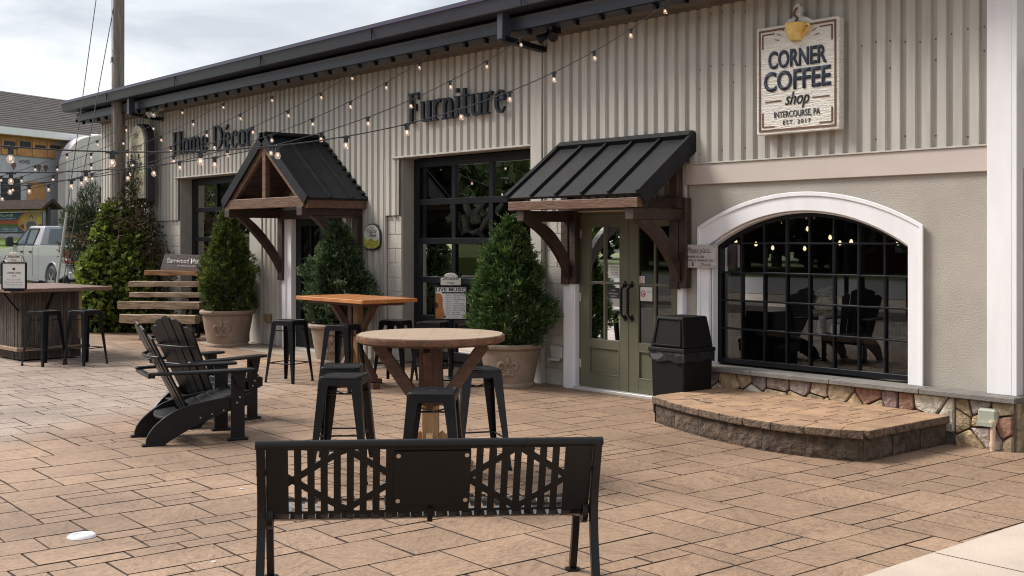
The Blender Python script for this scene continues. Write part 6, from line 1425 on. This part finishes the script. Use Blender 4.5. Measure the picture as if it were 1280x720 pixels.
w1 = MB().beam((-44.1, 8, .55), (-46.2, 16.5, .55), .35, 1.25); tag(w1.build('retaining_wall', mat('brown_retaining_stone', (.22, .17, .13), .9, var=.2, vs=3, bump=.8, world=True)), 'low brown stone retaining wall in front of the grass bank', 'wall')
ka = math.atan2(16.9-15.0, -48.8+54.6)
kb = empty('notice_kiosk', (-51.6, 15.95, 0), R(18), 'roofed outdoor notice board with a colourful photo banner on the grass bank', 'notice board')
kb.location = (-48.8, 16.8, 0)
M_kr = mat('brown_kiosk_roof', (.06, .045, .04), .95, spec=.05)
MB().prism([(-.55, 3.02), (-.42, 3.0), (0, 3.30), (.42, 3.0), (.55, 3.02), (.06, 3.42), (-.06, 3.42)], 'x', -8, .3).build('roof', M_kr, kb)
for x in (-7.6, -3.8, 0): MB().box(x-.07, x+.07, -.07, .07, 1.2, 3.1).build('post', M_ink, kb)
MB().box(-7.5, -.07, -.03, .03, 2.02, 2.08).build('rail', M_ink, kb); MB().box(-7.6, 0, -.04, .04, 2.93, 3.0).build('rail', flat('kiosk_tan', (.4, .28, .17), .6), kb)
bnr = MB().box(-7.5, -.28, -.045, -.035, 2.09, 2.90).build('banner', flat('banner_navy', (.04, .09, .2), .6), kb)
def patch(x0, x1, z0, z1, c, nm='print'): return MB().box(x0, x1, -.052, -.045, z0, z1).build(nm, flat('print_%.2f_%.2f_%.2f' % c, c, .6), bnr)
patch(-7.5, -.3, 2.42, 2.58, (.35, .08, .05)); patch(-7.5, -.3, 2.30, 2.42, (.10, .13, .05)); 
text('lettering', 'STORES OF SMUCKER VILLAGE', -4.0, 2.74, .09, -.054, M_paper, bnr, width=3.6, ext=0, off=.01); text('lettering', 'SHOPS FOR THE WHOLE FAMILY', -3.6, 2.62, .06, -.054, M_paper, bnr, width=3.2, ext=0)
for k in range(3): text('lettering', 'FRESH COFFEE AND FURNITURE', -3.4, 2.23-k*.065, .04, -.054, M_paper, bnr, width=3.0, ext=0)
circ = [( -1.05+.78*math.cos(R(a)), 2.49+.4*math.sin(R(a))) for a in range(90, 271, 12)]
MB().prism([(-.30, 2.90), (-1.05, 2.90)]+circ[1:-1]+[(-1.05, 2.09), (-.30, 2.09)], 'y', -.058, -.0525).build('photo_print', flat('photo_tan', (.42, .27, .16), .6), bnr)
MB().tube([(a, -.06, b) for a, b in circ], .03, 6).build('orange_arc', flat('orange_arc', (.7, .16, .03), .6), bnr)
def fig(poly, c, y, nm): MB().prism(poly, 'y', y, -.0585).build(nm, flat('print_%s' % nm, c, .6), bnr)
fig([(-1.3, 2.12), (-.7, 2.12), (-.68, 2.42), (-.85, 2.52), (-1.15, 2.52), (-1.32, 2.42)], (.10, .09, .12), -.0600, 'figure_shirt')
fig([(-1.0+.11*math.cos(R(a)), 2.66+.13*math.sin(R(a))) for a in range(0, 360, 30)], (.10, .05, .03), -.0605, 'figure_hair'); fig([(-1.0+.08*math.cos(R(a)), 2.62+.10*math.sin(R(a))) for a in range(0, 360, 30)], (.5, .3, .22), -.0615, 'figure_face')
fig([(-1.1, 2.13), (-.92, 2.13), (-.92, 2.27), (-1.1, 2.27)], (.6, .58, .55), -.0615, 'cup_print')
for q, (a, b, c) in enumerate([(-.5, 2.6, (.55, .38, .03)), (-1.5, 2.62, (.5, .33, .04)), (-.45, 2.3, (.15, .05, .04)), (-1.6, 2.3, (.12, .06, .05)), (-.55, 2.42, (.5, .35, .2))]): fig([(a-.12, b-.09), (a+.12, b-.08), (a+.13, b+.1), (a-.1, b+.09)], c, -.0598, 'print_spot_%s' % 'abcde'[q])

far = empty('unfinished_house', (-62.6, 19.1, 0), math.atan2(.912, -.41), 'large unfinished shop block far left with sheathing, house wrap and a grey shingle roof', 'building')
# local x runs along the facade away from the viewer's left, local -y faces the viewer
M_shing = mat('grey_shingle_roof', (.13, .115, .105), .9, var=.12, vs=1.6, bump=.5, bs=5, c2=(.085, .075, .07)); M_osb = mat('orange_sheathing', (.55, .29, .13), .8, var=.15, vs=2, c2=(.38, .18, .075)); M_wrap = mat('blue_grey_house_wrap', (.46, .46, .52), .6, var=.08, vs=.8); M_sheet = mat('white_debris_sheet', (.66, .61, .62), .7, var=.07, vs=.9, bump=.9, bs=1.4); M_brick = mat('red_brick_field', (.28, .07, .05), .85, var=.2, vs=4)
MB().box(-14, 14, .0, .3, 1.8, 7.2).build('wall', M_wrap, far)
rf = MB(); rf.add([(-14, -.6, 7.46), (14, -.6, 7.46), (14, 6.2, 10.35), (-14, 6.2, 10.35), (-14, 13, 7.46), (14, 13, 7.46)], [(0, 1, 2, 3), (3, 2, 5, 4), (1, 5, 2), (0, 3, 4)]).build('roof', M_shing, far)
for k in range(20): MB().box(-14, 14, -.6+k*.34-.005, -.6+k*.34+.02, 7.485+k*.1446-.012, 7.485+k*.1446+.012).build('shingle_course', M_shing, far)
MB().box(-14, 7.9, -.66, -.4, 7.14, 7.5).build('fascia', M_trim, far); MB().box(-14, 14, -.6, 0, 7.1, 7.14).build('soffit', M_osb, far)
MB().box(-14, 3.6, -.1, -.0, 6.15, 7.12).build('sheathing_band', M_osb, far)
for k in range(18): MB().box(-13+k*1.0, -12.86+k*1.0, -.16, -.1, 6.2, 6.95).build('stud', M_osb, far); 
for k in range(17): MB().box(-12.8+k*1.0, -12.1+k*1.0, -.13, -.101, 6.62, 6.78+.06*(k % 3)).build('opening', M_ink, far)
MB().box(.1, 1.3, -.06, 0, 3.55, 4.95).build('window_opening', M_ink, far); MB().box(1.75, 2.95, -.06, 0, 3.3, 4.85).build('plywood_panel', M_osb, far)
for x in (.9, 2.55, -1.2, 3.0): MB().prism([(x-.16, 5.62), (x-.1, 5.75), (x+.1, 5.75), (x+.16, 5.62), (x, 5.38)], 'y', -.02, -.005).build('wrap_emblem', flat('emblem_maroon', (.16, .08, .08), .6), far)
text('lettering', 'HOMES', 1.6, 5.75, .2, -.02, M_ink, far, width=.7, ext=0); text('lettering', 'HOMES', -.4, 5.85, .2, -.02, flat('emblem_green', (.1, .3, .12), .6), far, width=.5, ext=0)
sh = MB(); cur = chaikin([(2.95, 2.0), (2.95, 5.6), (3.25, 6.6), (4.0, 7.25), (5.7, 7.55), (5.9, 7.4), (5.95, 2.0)], 2); sh.prism(cur, 'y', -1.5, -.9); sho = sh.build('debris_sheeting', M_sheet, far, bevel=.05)
random.seed(2)
for k in range(9): x = 3.1+k*.33; MB().tube(chaikin([(x, -1.52, 2.1), (x+random.uniform(-.1, .1), -1.56, 4.4), (x+random.uniform(-.15, .15), -1.5, 6.3)], 1), .05, 6).build('fold', M_sheet, sho, smooth=True)
MB().box(3.1, 6.2, -2.2, -1.6, 1.8, 3.0).build('pink_netting', flat('pale_pink_net', (.6, .42, .38), .8), far)
MB().box(5.95, 9, -.15, .0, 3, 6.85).build('brick_wall', M_brick, far); MB().box(5.95, 9, -.16, -.0, 6.85, 7.15).build('beige_siding', flat('gable_beige', (.5, .42, .32), .7), far)
for k in range(3): MB().box(5.95, 9, -.19, -.16, 6.87+k*.1, 6.95+k*.1).build('siding_course', MATS['gable_beige'], far)
MB().box(5.85, 9.3, -.9, .0, 7.2, 7.62).build('cornice', M_trim, far, bevel=.03)
MB().prism(chaikin([(2.9, 1.9), (3.2, 2.9), (3.9, 3.3), (4.6, 2.9), (5.2, 2.3), (5.5, 1.9)], 2), 'y', -3.4, -2.3).build('clay_mound', flat('clay_tmp', (.42, .13, .05), .9), None); 
o = bpy.data.objects['clay_mound']; o.location = far.location; o.rotation_euler = far.rotation_euler; tag(o, 'orange heap of clay soil in front of the white sheeting', 'soil heap')

# ============================================================ ACROSS THE ROAD: what the panes mirror
M_tleaf = leaf_mat('roadside_leaf', (.02, .035, .01), (.06, .09, .02), (.12, .15, .04))
for i, (x, y, h_, r) in enumerate([(-52, -40, 13, 6), (-42, -34, 11, 5.4), (-31, -38, 14, 6.5), (-22, -33, 12, 5.6), (-12, -37, 13, 6), (-61, -30, 12, 5.6), (3, -35, 12, 5.5), (-70, -38, 14, 6.5), (-37, -46, 16, 7), (-17, -44, 16, 7), (-4, -42, 14, 6), (-27, -31, 8, 4), (-81, -36, 13, 6), (-58, -43, 15, 6.5), (-93, -40, 14, 6.5), (-106, -38, 13, 6), (-121, -42, 15, 7), (-75, -46, 16, 7), (-48, -45, 15, 6)]):
    s = empty('roadside_tree', (x, y, -.05), 0, ['broad', 'low', 'tall', 'rounded', 'spreading', 'lone', 'short', 'big', 'towering', 'full', 'sparse', 'young', 'dense', 'leaning', 'old', 'distant', 'farthest', 'massive', 'stout'][i]+' leafy tree standing across the road, seen mirrored in the panes', 'tree', 'trees across the road')
    MB().tube([(0, 0, 0), (.1, 0, h_*.4), (0, .1, h_*.8)], [.35, .25, .08], 8).build('trunk', M_pole, s)
    random.seed(i); sp_ = [(random.uniform(-.6, .6)*r, random.uniform(-.6, .6)*r, h_*random.uniform(.22, .82), r*random.uniform(.35, .6), r*random.uniform(.35, .6), r*random.uniform(.3, .45)) for _ in range(12)]
    blob_leaves('crown', sp_, 3800, .85, .7, M_tleaf, 60+i, parent=s, dark=.4)
hs_ = empty('brick_house', (-34, -44, 0), 0, 'brick house across the road with a white door, seen mirrored in the panes', 'house')
MB().box(-6, 6, -4, 4, 0, 3.4).build('wall', M_brick, hs_); MB().prism([(-4.6, 3.4), (4.6, 3.4), (0, 6)], 'x', -6.4, 6.4).build('roof', M_shing, hs_)
for x in (-4, -1.5, 3.5): MB().box(x-.6, x+.6, 4.0, 4.06, 1, 2.5).build('window', M_paper, hs_)
MB().box(.6, 1.6, 4.0, 4.07, 0, 2.2).build('door', M_paper, hs_)

# far woods beyond the road
wd = []
random.seed(77)
for k in range(70): x = -175+k*3.4; wd.append((x, -62+random.uniform(-5, 5), random.uniform(2, 8), random.uniform(3, 5.5), 3.5, random.uniform(3.5, 6.5)))
tag(blob_leaves('distant_woods', wd, 26000, 1.5, 1.2, M_tleaf, 99, dark=.35), 'belt of woods far beyond the road', None, None, 'stuff')
